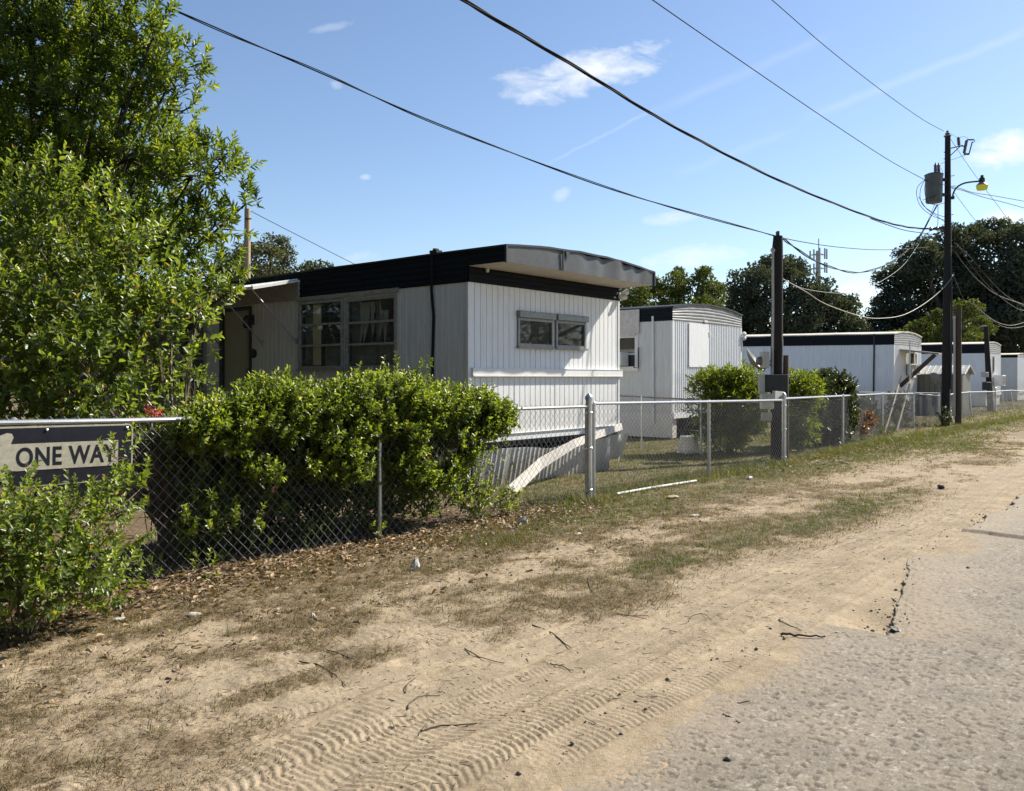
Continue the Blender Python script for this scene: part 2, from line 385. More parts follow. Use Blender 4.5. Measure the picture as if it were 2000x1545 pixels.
MT['litter'] = leaf_mat('dead_leaf', [(0, (.09, .06, .035)), (.6, (.24, .16, .09)), (1, (.42, .31, .19))], .12, .7)
# ------------------------------------------------------------------ ground, asphalt
V_FENCE = -6.45
def g_masks(x, y):
    u, v = EU[0] * x + EU[1] * y, EV[0] * x + EV[1] * y
    n1, n2, n3 = fbm(u * .55 + 3, v * 1.1, 21, 3), fbm(u * 2.2, v * 3.2, 31, 3), fbm(u * 7, v * 9, 41, 3)
    mixn = n1 * .45 + n2 * .35 + n3 * .2
    near = sstep(-2.95, -4.3, v - .25 * (n1 - .5))
    fence = sstep(-4.3, -5.9, v)
    dry = np.clip((mixn - .455) * 9 + near * 1.3 - .72 + fence * .6, 0, 1) * sstep(-2.95, -3.35, v)
    patch = np.exp(-((u - 10.6) / 2.6) ** 2) * np.exp(-((v + 3.55) / .42) ** 2) + .8 * np.exp(-((u - 6.6) / 1.4) ** 2 - ((v + 3.75) / .3) ** 2) + .7 * np.exp(-((u - 21) / 3.5) ** 2 - ((v + 4.6) / .5) ** 2)
    bare = sstep(11.5, 13.5, u) * np.exp(-((v + 4.65) / .55) ** 2) * (1 - sstep(19, 22, u))
    green = np.clip(patch * 1.7 * (n2 * .7 + n3 * .9 - .25) + fence * sstep(6.2, 8.2, u) * (.45 + n2 * .7), 0, 1)
    lawn = sstep(V_FENCE + .05, V_FENCE - .1, v) * sstep(8.0, 9.0, u)
    dens = np.clip(np.maximum(dry * (1 - .85 * bare), green) * (1 - .55 * bare), 0, 1)
    dens = np.maximum(dens, lawn); green = np.maximum(green, lawn * (.35 + .6 * n2))
    hedgefloor = sstep(V_FENCE + .9, V_FENCE + .2, v + .35 * (n2 - .5)) * sstep(9.2, 7.8, u)
    return u, v, dens, green, hedgefloor, n1, n2, n3

TRACKS = [  # v0, slope, wave amp, wave freq, phase, half width, tread pitch, chevron, depth, u0, u1
    (-2.46, .004, .05, .35, 0.3, .13, .043, 1.5, .0058, -1, 5.0), (-2.72, .0, .06, .30, 1.0, .13, .045, -1.1, .0050, -1, 30),
    (-3.02, -.006, .07, .28, 2.2, .14, .050, 1.3, .0066, -1, 12), (-3.34, -.012, .08, .33, 3.0, .12, .042, 1.6, .0056, -1, 9),
    (-3.72, -.01, .10, .30, 4.4, .13, .052, 1.0, .0045, -1, 6), (-2.26, .015, .04, .4, 5.0, .11, .040, 1.0, .0055, 2.6, 26),
    (-2.55, -.03, .05, .25, 0.9, .12, .044, 1.2, .0060, 4.6, 30), (-2.00, -.045, .05, .25, 2.0, .11, .05, 1.1, .0060, 5.6, 30),
    (-2.90, .03, .05, .22, 3.1, .12, .05, 1.4, .0050, 6, 30), (-4.10, .01, .1, .3, 1.4, .12, .06, 1.0, .003, 0, 6),
    (-1.85, -.01, .04, .3, .4, .10, .038, 1.0, .0045, 5.9, 10), (-2.86, .02, .06, .4, 2.7, .10, .036, -.9, .0050, -1, 7),
    (-3.18, .025, .06, .45, 5.5, .10, .040, .9, .0052, -1, 8), (-3.52, .02, .08, .36, .7, .11, .046, -1.2, .0045, -1, 7),
    (-2.60, .06, .05, .4, 4.0, .09, .036, .8, .0050, 1.5, 5), (-2.35, -.05, .05, .3, 1.8, .11, .034, .9, .0050, 3.2, 12), (-2.15, -.02, .04, .5, 3.6, .10, .04, 1.1, .0045, 5.7, 14)]
def sand_z(x, y):
    u, v, dens, green, hf, n1, n2, n3 = g_masks(x, y)
    z = .022 * (fbm(u * .8, v * .9, 51, 3) - .5) + .012 * (fbm(u * 3.1, v * 3.3, 52, 3) - .5)
    near = sstep(-7.5, -6, v) * sstep(-1.9, -2.15, v)
    rough = near * (.015 * (fbm(u * 11, v * 11, 61, 3) - .5) + .0065 * (fbm(u * 42, v * 42, 63, 2) - .5))
    wtot = np.zeros_like(z); zt = np.zeros_like(z)
    for (v0, sl, wa, wf, ph, hw, pit, chev, dep, u0, u1) in TRACKS:
        vc = v0 + sl * u + wa * np.sin(wf * u * 2 + ph) + .06 * (vnoise(u * .5, 0 * u, int(ph * 10)) - .5)
        lat = (v - vc) / hw
        al = np.abs(lat)
        m = sstep(1.08, .9, al) * sstep(u0, u0 + .5, u) * sstep(u1, u1 - 2, u)
        worn = sstep(.2, .6, vnoise(u * .6, v * 2, int(ph * 31))) * (.55 + .75 * n3)
        bar = .35 * (fbm(u * 30, v * 30, 67, 2) - .5) * 2 + np.sin(2 * math.pi * (u / pit + chev * (.75 * lat * lat + .25 * lat) + .7 * (n2 - .5)))
        rib = 1 - .75 * np.exp(-((al - .12 - .3 * math.fmod(ph, 1.0)) / .05) ** 2)
        tread = 1.2 * dep * sstep(-.35, .25, bar) * rib * worn * (1 - .6 * sstep(9, 16, u))
        t = -dep * .95 + tread
        keep = m > wtot
        zt = np.where(keep, t, zt); wtot = np.maximum(wtot, m)
        z += .0055 * np.exp(-((al - 1.22) / .18) ** 2) * sstep(u0, u0 + .5, u) * sstep(u1, u1 - 2, u) * (.35 + n2)
    z += rough * (1 - .65 * wtot * (1 - dens))
    tz = wtot * (1 - np.clip(dens * 1.3, 0, .85))
    z = z + zt * tz
    z += .011 * dens * (fbm(u * 14, v * 14, 71, 2) - .3)
    # foot prints and scuffs
    c, idv = cells(u * 3.2, v * 3.2, 83)
    z -= .010 * sstep(.28, .1, c) * (idv > .72) * sstep(-3.2, -3.6, v) * sstep(-6, -5.2, v)
    # towards the asphalt the sand lies over its rim, then thins out between the stones
    over = sstep(-2.9, -2.3, v)
    z = z + over * .0265
    z -= sstep(-2.45, -1.55, v + .9 * (fbm(u * .9, v * .9, 91, 4) - .5)) * .019
    # scoured hole behind the broken corner, dip below the slab edge
    z -= .055 * np.exp(-((u - 5.78) / .22) ** 2 - ((v + 1.80) / .16) ** 2)
    z -= .025 * np.exp(-((u - 6.6) / .7) ** 2 - ((v + 2.0) / .22) ** 2)
    z -= .03 * np.exp(-((u - 9.5) / .14) ** 2) * sstep(-2.05, -1.9, v)
    z *= 1 - sstep(40, 60, y)
    tr = wtot * (1 - sstep(.0, .5, dens))
    soil = np.clip(hf * .9 + sstep(-5.6, -6.2, v) * .35 * n2 * 2 + dens * .75 * (n3 + .15), 0, 1)
    return z, soil, green * dens, tr

def road_edge(u):
    e = -2.12 + .16 * (fbm(u * 1.1, 0 * u + 4, 101, 3) - .5) * 2
    e = np.where((u > 5.45) & (u < 7.6), np.maximum(e, -1.62 - .22 * (u - 5.45)), e)
    e = e + .05 * (fbm(u * 7, 0 * u + 2, 103, 3) - .5)
    return e
def road_z(x, y):
    u, v = EU[0] * x + EU[1] * y, EV[0] * x + EV[1] * y
    wu, wv = u + .012 * (fbm(u * 18, v * 18, 141, 2) - .5), v + .012 * (fbm(u * 18, v * 18, 143, 2) - .5)
    c, idv = cells(wu * 40, wv * 40, 111); c2, id2 = cells(wu * 75, wv * 75, 121)
    wear = fbm(u * 1.7, v * 1.7, 131, 3)
    z = .020 + .006 * (fbm(u * .6, v * .6, 133, 2) - .5)
    flat = np.minimum(1, 3.2 * np.clip(1 - (c / .74) ** 2, 0, 1)) * (.7 + .3 * idv) * (idv > .12)
    z += (.0062 * flat + .0020 * np.minimum(1, 2 * np.clip(1 - (c2 / .62) ** 2, 0, 1)) * id2) * (.45 + .9 * wear) - .004
    e = road_edge(u)
    slab = sstep(9.56, 9.59, u + .10 * (fbm(v * 4, v * 0, 137, 2) - .5) + .12 * (v + 1.9)) * (1 - sstep(11.5, 15, u)) * sstep(1.5, -.4, v)
    z += slab * .032
    d = v - e + .02 * (fbm(u * 16, v * 16, 139, 2) - .5)
    z = np.where(d < 0, -.10, z - .006 * sstep(.12, 0, d))
    return z, np.clip(flat * (.55 + .45 * idv) + .25 * id2 * (c2 < .5), 0, 1), wear, d
def dens_rows(d0, segs):
    out = [d0]
    for d1, r in segs:
        while out[-1] < d1: out.append(out[-1] * (1 + r))
    return np.array(out)
def ksteps(segs, k0):
    out = [k0]
    for k1, s in segs:
        n = max(1, int(round((k1 - out[-1]) / s))); out += list(np.linspace(out[-1], k1, n + 1)[1:])
    return np.array(out)
def sheet(rows, ks):
    Y = np.repeat(rows[:, None], len(ks), 1); X = Y * ks[None, :]
    n, m = len(rows), len(ks)
    i = np.arange(n * m).reshape(n, m)
    Q = np.stack([i[:-1, :-1], i[:-1, 1:], i[1:, 1:], i[1:, :-1]], -1).reshape(-1, 4)
    return X.ravel(), Y.ravel(), Q
# one sheet out to the horizon; its grid gets finer towards the footpath it is mostly seen from
rows = dens_rows(2.4, [(9, .0026), (20, .0042), (50, .012), (140, .06), (4000, .35)])
ks = ksteps([(-.72, .03), (.72, .0019), (1.8, .03)], -1.8)
X, Y, Q = sheet(rows, ks)
Z, SOIL, GREEN, TR = sand_z(X, Y)
ground_me = np_mesh('ground', np.stack([X, Y, Z], 1), Q, attrs={'soil': SOIL, 'green': GREEN, 'track': TR}, smooth=True)
def sand_mat():
    m, nt, b, x = base_mat('sandy_soil', .95, 0, .12)
    c = x.coord()
    def attr(n):
        a = nt.nodes.new('ShaderNodeAttribute'); a.attribute_name = n; return a.outputs['Fac']
    n_big, n_mid, n_fine = x.noise(c, .7, 4), x.noise(c, 9, 6, .65), x.noise(c, 190, 3, .7)
    sand = x.ramp(n_mid, [(.3, (.305, .238, .156)), (.5, (.37, .294, .197)), (.7, (.42, .34, .235))])
    sand = x.mix(x.m('MULTIPLY', x.ramp(n_big, [(.4, 0.0), (.65, 1.0)]), .35), sand, (.345, .272, .185))
    sand = x.mix(x.m('MULTIPLY', attr('track'), .22), sand, (.33, .275, .205))
    sand = x.mix(1.0, sand, x.ramp(x.noise(c, 34, 5, .75), [(.3, .68), (.5, 1.0), (.7, 1.16)]), 'MULTIPLY')
    sand = x.mix(1.0, sand, x.ramp(x.noise(c, 2.6, 5, .6), [(.35, .80), (.6, 1.05)]), 'MULTIPLY')
    sand = x.mix(x.ramp(n_fine, [(.30, .6), (.45, 0.0)]), sand, (.12, .09, .06))
    soil = x.ramp(x.noise(c, 26, 6, .7), [(.33, (.075, .052, .031)), (.5, (.15, .108, .066)), (.66, (.27, .205, .13))])
    colr = x.mix(attr('soil'), sand, soil)
    grn = x.ramp(x.noise(c, 30, 6, .7), [(.3, (.06, .06, .025)), (.7, (.13, .12, .055))])
    colr = x.mix(x.m('MULTIPLY', attr('green'), .6), colr, grn)
    nt.links.new(colr, b.inputs['Base Color'])
    bump(nt, b, x.m('ADD', x.m('MULTIPLY', x.noise(c, 60, 5, .7), .6), x.m('MULTIPLY', n_fine, .4)), .8, .016)
    return m
ground = link('ground', ground_me, sand_mat()); tag(ground, 'sandy verge and yard ground with tyre tracks, dry grass and leaf litter', 'ground', kind='structure')
# ground behind and beside the viewer
mb = MB(); mb.add([(-4000, -4000, -.16), (4000, -4000, -.16), (4000, 4000, -.16), (-4000, 4000, -.16)], [(0, 1, 2, 3)])
far = mb.build('terrain', paint('far_soil', (.33, .26, .17), (.2, .17, .1), .95)); tag(far, 'flat sandy land spreading out to the horizon', 'terrain', kind='structure')

rows = dens_rows(2.4, [(7, .0021), (11, .0026), (16, .005), (60, .02)])
ks = ksteps([(.95, .0017), (1.9, .03)], -.62)
X, Y, Q = sheet(rows, ks)
Z, IDV, WEAR, DD = road_z(X, Y)
keep = (Z[Q].max(1) > -.09) & ((EV[0] * X + EV[1] * Y)[Q].min(1) < 5.2)
Q = Q[keep]
used = np.unique(Q); rem = np.zeros(len(X), np.int64); rem[used] = np.arange(len(used))
road_me = np_mesh('road', np.stack([X, Y, Z], 1)[used], rem[Q], attrs={'stone': IDV[used], 'edge': np.clip(sstep(.75, .0, DD + .35 * (fbm(X * 3, Y * 3, 151, 4) - .5)) , 0, 1)[used]}, smooth=True)
def road_mat():
    m, nt, b, x = base_mat('worn_aggregate_asphalt', .85, 0, .25)
    c = x.coord()
    a = nt.nodes.new('ShaderNodeAttribute'); a.attribute_name = 'stone'
    st = x.ramp(a.outputs['Fac'], [(0, (.11, .092, .070)), (.25, (.235, .198, .152)), (.6, (.285, .244, .190)), (.93, (.325, .28, .222)), (1, (.44, .40, .34))])  # gaps darker: binder between stones, plus pit shade painted into the colour
    st = x.mix(x.m('MULTIPLY', x.ramp(x.noise(c, 3, 4), [(.4, 0.0), (.65, 1.0)]), .5), st, (.22, .195, .16))
    st = x.mix(1.0, st, x.ramp(x.noise(c, 1.1, 5, .6), [(.35, .82), (.6, 1.06)]), 'MULTIPLY')
    st = x.mix(x.m('MULTIPLY', x.ramp(x.noise(c, 110, 3, .7), [(.35, 1.0), (.55, 0.0)]), .5), st, (.10, .09, .075))
    st = x.mix(1.0, st, x.ramp(x.noise(c, 70, 5, .8), [(.32, .72), (.5, 1.0), (.68, 1.2)]), 'MULTIPLY')
    st = x.mix(x.ramp(x.noise(c, 240, 2, .5), [(.66, 0.0), (.72, .55)]), st, (.46, .43, .37))
    e = nt.nodes.new('ShaderNodeAttribute'); e.attribute_name = 'edge'
    dust = x.m('MAXIMUM', x.m('MULTIPLY', e.outputs['Fac'], .85), x.m('MULTIPLY', x.ramp(x.noise(c, 1.9, 5, .65), [(.5, 0.0), (.7, 1.0)]), .55))
    st = x.mix(dust, st, x.mix(1.0, (.33, .272, .195), x.ramp(x.noise(c, 34, 5, .75), [(.3, .7), (.5, 1.0), (.7, 1.14)]), 'MULTIPLY'))
    nt.links.new(st, b.inputs['Base Color']); bump(nt, b, x.m('ADD', x.m('MULTIPLY', x.noise(c, 120, 5, .8), .7), x.m('MULTIPLY', x.noise(c, 420, 2, .6), .3)), .9, .010)
    return m
road = link('road', road_me, road_mat()); tag(road, 'worn sand-coloured asphalt road with a crumbling edge', 'road', kind='structure')
mb = MB()
for (u0, u1) in ((-60, 1.2), (48, 140)):
    p = [uv2xy(u0, -2.1), uv2xy(u0, 5.2), uv2xy(u1, 5.2), uv2xy(u1, -2.1)]
    mb.add([(a, b_, .016) for a, b_ in p], [(0, 1, 2, 3)])
tag(mb.build('road', road.data.materials[0]), 'more of the worn asphalt road running on along the street', 'road', kind='structure')

# ------------------------------------------------------------------ grass, straw, leaf litter
def blade_mesh(x, y, h, w, ang, lean, tint, z0):
    n = len(x)
    dx, dy = np.cos(ang), np.sin(ang)
    px, py = -dy * w / 2, dx * w / 2
    t1 = .5 * h
    V = np.empty((n, 5, 3), np.float32)
    V[:, 0] = np.stack([x - px, y - py, z0], 1); V[:, 1] = np.stack([x + px, y + py, z0], 1)
    mx, my = x + dx * lean * t1 * .6, y + dy * lean * t1 * .6
    up = np.sqrt(np.clip(1 - (np.minimum(lean, .98)) ** 2, .03, 1))
    V[:, 2] = np.stack([mx + px * .8, my + py * .8, z0 + t1 * (up * .6 + .4)], 1); V[:, 3] = np.stack([mx - px * .8, my - py * .8, z0 + t1 * (up * .6 + .4)], 1)
    V[:, 4] = np.stack([x + dx * lean * h, y + dy * lean * h, z0 + h * up], 1)
    b = np.arange(n)[:, None] * 5
    Q = b + np.array([0, 1, 2, 3]); T = b + np.array([3, 2, 4])
    return V.reshape(-1, 3), Q, T, np.repeat(tint, 5)
def scatter(n_clump, u0, u1, v0, v1, per, rad, hmin, hmax, w, seed, straw=0.0, far_w=0.0, dens_pow=1.0, lean0=.2, lean1=.9, tmin=0, green_only=False):
    r = np.random.default_rng(seed)
    # denser sampling close by, thinner far off
    u = u0 + (u1 - u0) * r.random(n_clump) ** 1.5; v = v0 + (v1 - v0) * r.random(n_clump)
    x, y = EU[0] * u + EV[0] * v, EU[1] * u + EV[1] * v
    _, _, dens, green, hf, n1, n2, n3 = g_masks(x, y)
    p = (green if green_only else dens) ** dens_pow * (1 - .9 * hf)
    k = (r.random(n_clump) < p) & (y > 1.5)
    x, y, g, u = x[k], y[k], green[k], u[k]
    m = len(x)
    ch = hmin + (hmax - hmin) * r.random(m) ** 2
    x = np.repeat(x, per) + r.normal(0, rad, m * per); y = np.repeat(y, per) + r.normal(0, rad, m * per)
    h = np.repeat(ch, per) * (.5 + .7 * r.random(m * per)); g = np.repeat(g, per)
    tint = np.clip(np.where(r.random(m * per) < g * 1.15 - straw, .55 + .45 * r.random(m * per), .48 * r.random(m * per)), tmin, 1)
    z0 = -.004 * np.ones(m * per)
    dist = np.hypot(x, y)
    return blade_mesh(x, y, h, w * (.7 + .6 * r.random(m * per)) * (1 + far_w * dist), r.random(m * per) * 6.283, lean0 + (lean1 - lean0) * r.random(m * per), tint, z0)
def join(parts):
    V, Q, T, A = [], [], [], []; b = 0
    for (v, q, t, a) in parts:
        V.append(v); A.append(a)
        if q is not None: Q.append(q + b)
        if t is not None: T.append(t + b)
        b += len(v)
    return np.concatenate(V), (np.concatenate(Q) if Q else None), (np.concatenate(T) if T else None), np.concatenate(A)
V, Q, T, A = join([
    scatter(110000, 0, 24, -6.6, -2.9, 4, .018, .014, .05, .0030, 1, straw=.10, far_w=.07, dens_pow=1.0, lean0=.55, lean1=.995),
    scatter(110000, 0, 14, -6.4, -2.8, 3, .03, .03, .085, .0022, 13, straw=.6, far_w=.08, dens_pow=.75, lean0=.955, lean1=.999),
    scatter(2600, 22, 60, -6.6, -4.8, 6, .05, .03, .09, .008, 17, straw=.05, far_w=.03, dens_pow=.8),
    scatter(16000, 4, 26, -6.6, -2.9, 9, .022, .025, .075, .0034, 2, far_w=.07, dens_pow=1.6, green_only=True),
    scatter(2200, 0, 9.5, -6.2, -3.5, 14, .03, .03, .09, .0036, 3, straw=-.55, dens_pow=1.6, lean0=.3),
    scatter(620, 5.9, 9.5, -6.5, -5.2, 18, .04, .04, .12, .0034, 15, straw=-.7, dens_pow=1.2)])
tag(link('grass', np_mesh('grass', V, Q, T, {'tint': A}), MT['grass']), 'short dry straw and green grass tufts on the sandy verge', 'grass', kind='stuff')
V, Q, T, A = join([scatter(34000, 7.6, 24, -13.5, -6.45, 5, .03, .025, .075, .0042, 4, straw=.12, far_w=.05),
                   scatter(2600, 8.3, 62, -6.85, -6.15, 12, .05, .05, .19, .005, 5, far_w=.04, straw=.1),
                   scatter(16000, 20, 70, -22, -6.5, 5, .06, .04, .14, .010, 16, far_w=.03, straw=.2)])
tag(link('lawn', np_mesh('lawn', V, Q, T, {'tint': A}), MT['grass']), 'patchy sunlit lawn grass inside the fence between the trailers', 'lawn', kind='stuff')

def leaves(P, Dv, N, L, W, tint, fold=.3, droop=.15):
    Dv = Dv / np.linalg.norm(Dv, axis=1, keepdims=True)
    S = np.cross(Dv, N); S /= np.linalg.norm(S, axis=1, keepdims=True) + 1e-9
    N = np.cross(S, Dv); L = L[:, None]; W = W[:, None]
    up = N * W * fold
    V = np.stack([P, P + Dv * L * .30 + S * W * .48 + up, P + Dv * L * .68 + S * W * .36 + up * .7 - N * L * droop * .4, P + Dv * L - N * L * droop,
                  P + Dv * L * .68 - S * W * .36 + up * .7 - N * L * droop * .4, P + Dv * L * .30 - S * W * .48 + up], 1)
    b = np.arange(len(P))[:, None] * 6
    Q = np.concatenate([b + np.array([0, 1, 2, 3]), b + np.array([0, 3, 4, 5])])
    return V.reshape(-1, 3), Q, None, np.repeat(tint, 6)
def litter(n, u0, u1, vfun, seed, size):
    r = np.random.default_rng(seed)
    u = u0 + (u1 - u0) * r.random(n); v = vfun(r, n)
    x, y = EU[0] * u + EV[0] * v, EU[1] * u + EV[1] * v
    a = r.random(n) * 6.283
    Dv = np.stack([np.cos(a), np.sin(a), r.normal(0, .25, n)], 1); N = np.stack([r.normal(0, .35, n), r.normal(0, .35, n), np.ones(n)], 1)
    L = size * (.6 + .8 * r.random(n))
    return leaves(np.stack([x, y, .006 + .022 * r.random(n)], 1), Dv, N, L, L * (.32 + .2 * r.random(n)), r.random(n), .35, r.normal(.1, .2, n)[:, None])
parts = [litter(5200, 1.2, 8.6, lambda r, n: V_FENCE + .12 - np.abs(r.normal(0, .30, n)) + .95 * r.random(n) ** 2, 6, .052),
         litter(1600, .5, 9.5, lambda r, n: V_FENCE + .3 + 1.9 * r.random(n) ** 1.6, 7, .045),
         litter(1500, 1.5, 8.6, lambda r, n: V_FENCE - .2 - 1.4 * r.random(n), 9, .05),
         litter(900, 13, 22, lambda r, n: V_FENCE + .25 + r.normal(0, .3, n), 8, .06)]
V, Q, T, A = join(parts)
tag(link('leaf_litter', np_mesh('leaf_litter', V, Q, T, {'tint': A}), MT['litter']), 'brown fallen leaves strewn along the foot of the fence', 'dead leaves', kind='stuff')

# small twig crumbs lying everywhere on the sand (uncountable)
def prisms(P0, P1, r0, r1, n=3):
    P0, P1 = np.asarray(P0, float), np.asarray(P1, float); m = len(P0)
    d = P1 - P0; d /= np.linalg.norm(d, axis=1, keepdims=True) + 1e-9
    ref = np.where(np.abs(d[:, 2:3]) > .9, np.array([[1., 0, 0]]), np.array([[0, 0, 1.]]))
    a = np.cross(d, ref); a /= np.linalg.norm(a, axis=1, keepdims=True) + 1e-9; b = np.cross(d, a)
    r0 = np.broadcast_to(np.asarray(r0, float), (m,)); r1 = np.broadcast_to(np.asarray(r1, float), (m,))
    V = np.empty((m, 2 * n, 3))
    for k in range(n):
        t = 2 * math.pi * k / n; o = a * math.cos(t) + b * math.sin(t)
        V[:, k] = P0 + o * r0[:, None]; V[:, n + k] = P1 + o * r1[:, None]
    base = np.arange(m)[:, None] * 2 * n
    Q = np.concatenate([base + np.array([k, (k + 1) % n, n + (k + 1) % n, n + k]) for k in range(n)])
    return V.reshape(-1, 3), Q
r = np.random.default_rng(77); n = 4200
u = 1.5 + 10 * r.random(n) ** 1.3; v = -2.1 - 3.2 * r.random(n) ** .9
x, y = EU[0] * u + EV[0] * v, EU[1] * u + EV[1] * v
z, _, _, _ = sand_z(x, y)
a = r.random(n) * 6.283; l = .01 + .05 * r.random(n) ** 3
P0 = np.stack([x, y, z + .003], 1); P1 = P0 + np.stack([np.cos(a) * l, np.sin(a) * l, r.normal(.002, .004, n)], 1)
V, Q = prisms(P0, P1, .0012 + .0015 * r.random(n), .001)
tag(link('twig_crumbs', np_mesh('twig_crumbs', V, Q), MT['twig']), 'tiny dead twig crumbs scattered over the sand', 'twigs', kind='stuff')

# crumbs of asphalt broken off along the edge (uncountable)
r = np.random.default_rng(78); n = 190
u = 2 + 10 * r.random(n); u = np.where(r.random(n) < .4, 5.5 + 1.0 * r.random(n), u); e = road_edge(u); v = e + r.normal(-.03, .09, n)
x, y = EU[0] * u + EV[0] * v, EU[1] * u + EV[1] * v
z = np.maximum(sand_z(x, y)[0], road_z(x, y)[0]); s = .004 + .012 * r.random(n) ** 3
oct_ = np.array([(1, 0, 0), (0, 1, 0), (-1, 0, 0), (0, -1, 0), (0, 0, .8), (0, 0, -.6)])
V = np.stack([x, y, z + s * .3], 1)[:, None, :] + oct_[None] * s[:, None, None] * (.7 + .6 * r.random((n, 6, 1)))
T_ = (np.arange(n)[:, None, None] * 6 + np.array([(0, 1, 4), (1, 2, 4), (2, 3, 4), (3, 0, 4), (1, 0, 5), (2, 1, 5), (3, 2, 5), (0, 3, 5)])[None]).reshape(-1, 3)
tag(link('asphalt_crumbs', np_mesh('asphalt_crumbs', V.reshape(-1, 3), None, T_), paint('crumb_stone', (.17, .145, .11), (.28, .245, .19), .9, scale=(30, 30, 30))), 'small crumbs of broken asphalt along the road edge', 'gravel', kind='stuff')
# ------------------------------------------------------------------ trailer homes
RZ = math.atan2(.765, .643)
class Face:
    """a wall: a runs along it, o sticks out of it, z up"""
    def __init__(s, kind, pos=0.0): s.k, s.p = kind, pos
    def __call__(s, a, o, z):
        return {'front': (a, s.p - o, z), 'side': (s.p - o, a, z), 'back': (a, s.p + o, z), 'far': (s.p + o, a, z)}[s.k]
    def box(s, mb, a0, a1, o0, o1, z0, z1):
        p, q = s(a0, o0, z0), s(a1, o1, z1)
        return mb.box([min(i, j) for i, j in zip(p, q)], [max(i, j) for i, j in zip(p, q)])
FR, SI = Face('front'), Face('side')
def siding(mb, face, a0, a1, z0, z1, period=.13, groove=.018, depth=.009, holes=(), corrug=False, seam=0):
    pts = []
    a = a0; k = 0
    while a < a1 - 1e-6:
        if corrug:
            pts += [(a, 0), (a + period * .30, 0), (a + period * .5, depth), (a + period * .8, depth)]
        else:
            g = groove * (1.6 if (seam and k % seam == seam - 1) else 1)
            pts += [(a, 0), (a + period - g, 0), (a + period - g * .7, -depth), (a + period - g * .3, -depth)]
        a += period; k += 1
    pts = [p for p in pts if p[0] < a1] + [(a1, 0)]
    A = [p[0] for p in pts]; O = [p[1] for p in pts]
    for h in holes:
        for e in (h[0], h[1]):
            if a0 < e < a1 and min(abs(e - q) for q in A) > 1e-4:
                o = float(np.interp(e, A, O)); i = int(np.searchsorted(A, e)); A.insert(i, e); O.insert(i, o)
    for i in range(len(A) - 1):
        if A[i + 1] - A[i] < 1e-5: continue
        m = (A[i] + A[i + 1]) / 2
        hs = sorted([(h[2], h[3]) for h in holes if h[0] < m < h[1]])
        z = z0; segs = []
        for b, t in hs: segs.append((z, b)); z = t
        segs.append((z, z1))
        for b, t in segs:
            if t - b < 1e-4: continue
            mb.add([face(A[i], O[i], b), face(A[i + 1], O[i + 1], b), face(A[i + 1], O[i + 1], t), face(A[i], O[i], t)], [(0, 1, 2, 3)])
    return mb
def ribs(mb, face, a0, a1, zf0, zf1, n, depth, na=1, out=0.0):
    """horizontal ribs; zf0, zf1 give the lower and upper edge along a"""
    prof = []
    for k in range(n):
        prof += [(k / n, 0), ((k + .35) / n, depth), ((k + .65) / n, depth), ((k + .9) / n, 0)]
    prof.append((1, 0))
    for i in range(na):
        p, q = a0 + (a1 - a0) * i / na, a0 + (a1 - a0) * (i + 1) / na
        for j in range(len(prof) - 1):
            (f0, d0), (f1, d1) = prof[j], prof[j + 1]
            zz = lambda a, f: zf0(a) + (zf1(a) - zf0(a)) * f
            mb.add([face(p, out + d0, zz(p, f0)), face(q, out + d0, zz(q, f0)), face(q, out + d1, zz(q, f1)), face(p, out + d1, zz(p, f1))], [(0, 1, 2, 3)])
    return mb
def window(face, parent, a0, a1, z0, z1, bars=(), mat=None, fw=.045, out=.03, visor=False, hinge=None, label=None):
    mb = MB()
    face.box(mb, a0 - fw, a0, -.03, out, z0 - fw, z1 + fw); face.box(mb, a1, a1 + fw, -.03, out, z0 - fw, z1 + fw)
    face.box(mb, a0 + .0005, a1 - .0005, -.03, out - .003, z0 - fw, z0); face.box(mb, a0 + .0005, a1 - .0005, -.03, out - .003, z1, z1 + fw)
    face.box(mb, a0 - fw - .02, a1 + fw + .02, .002, out + .03, z0 - fw - .03, z0 - fw - .002)
    for z in bars: face.box(mb, a0 + .0006, a1 - .0006, -.012, out - .006, z - .018, z + .018)
    w = mb.build('window', mat or MT['alu'], parent)
    if label: w['label'] = label
    pb = MB(); zz = [z0] + sorted(bars) + [z1]
    for i in range(len(zz) - 1):
        tilt = .012 * (i % 2)
        vs = [face(a0 + .001, -.005 + tilt, zz[i]), face(a1 - .001, -.005 + tilt, zz[i]), face(a1 - .001, -.005, zz[i + 1]), face(a0 + .001, -.005, zz[i + 1])]
        pb.add(vs, [(0, 1, 2, 3)])
    pb.build('pane', MT['glass'], w)
    if visor:
        vb = MB(); face.box(vb, a0 - fw - .01, a1 + fw + .01, .002, out + .05, z1 + fw + .002, z1 + fw + .10)
        n = 9
        for i in range(n):
            a = a0 - fw + (a1 - a0 + 2 * fw) * (i + .5) / n
            face.box(vb, a - .012, a + .012, out + .052, out + .058, z1 + fw + .085, z1 + fw + .098)
        vb.build('visor', MT['alu'], w)
    return w
def bow(W, z, h): return lambda a: z + h * 4 * max(0.0, min(1.0, a / W)) * (1 - max(0.0, min(1.0, a / W)))
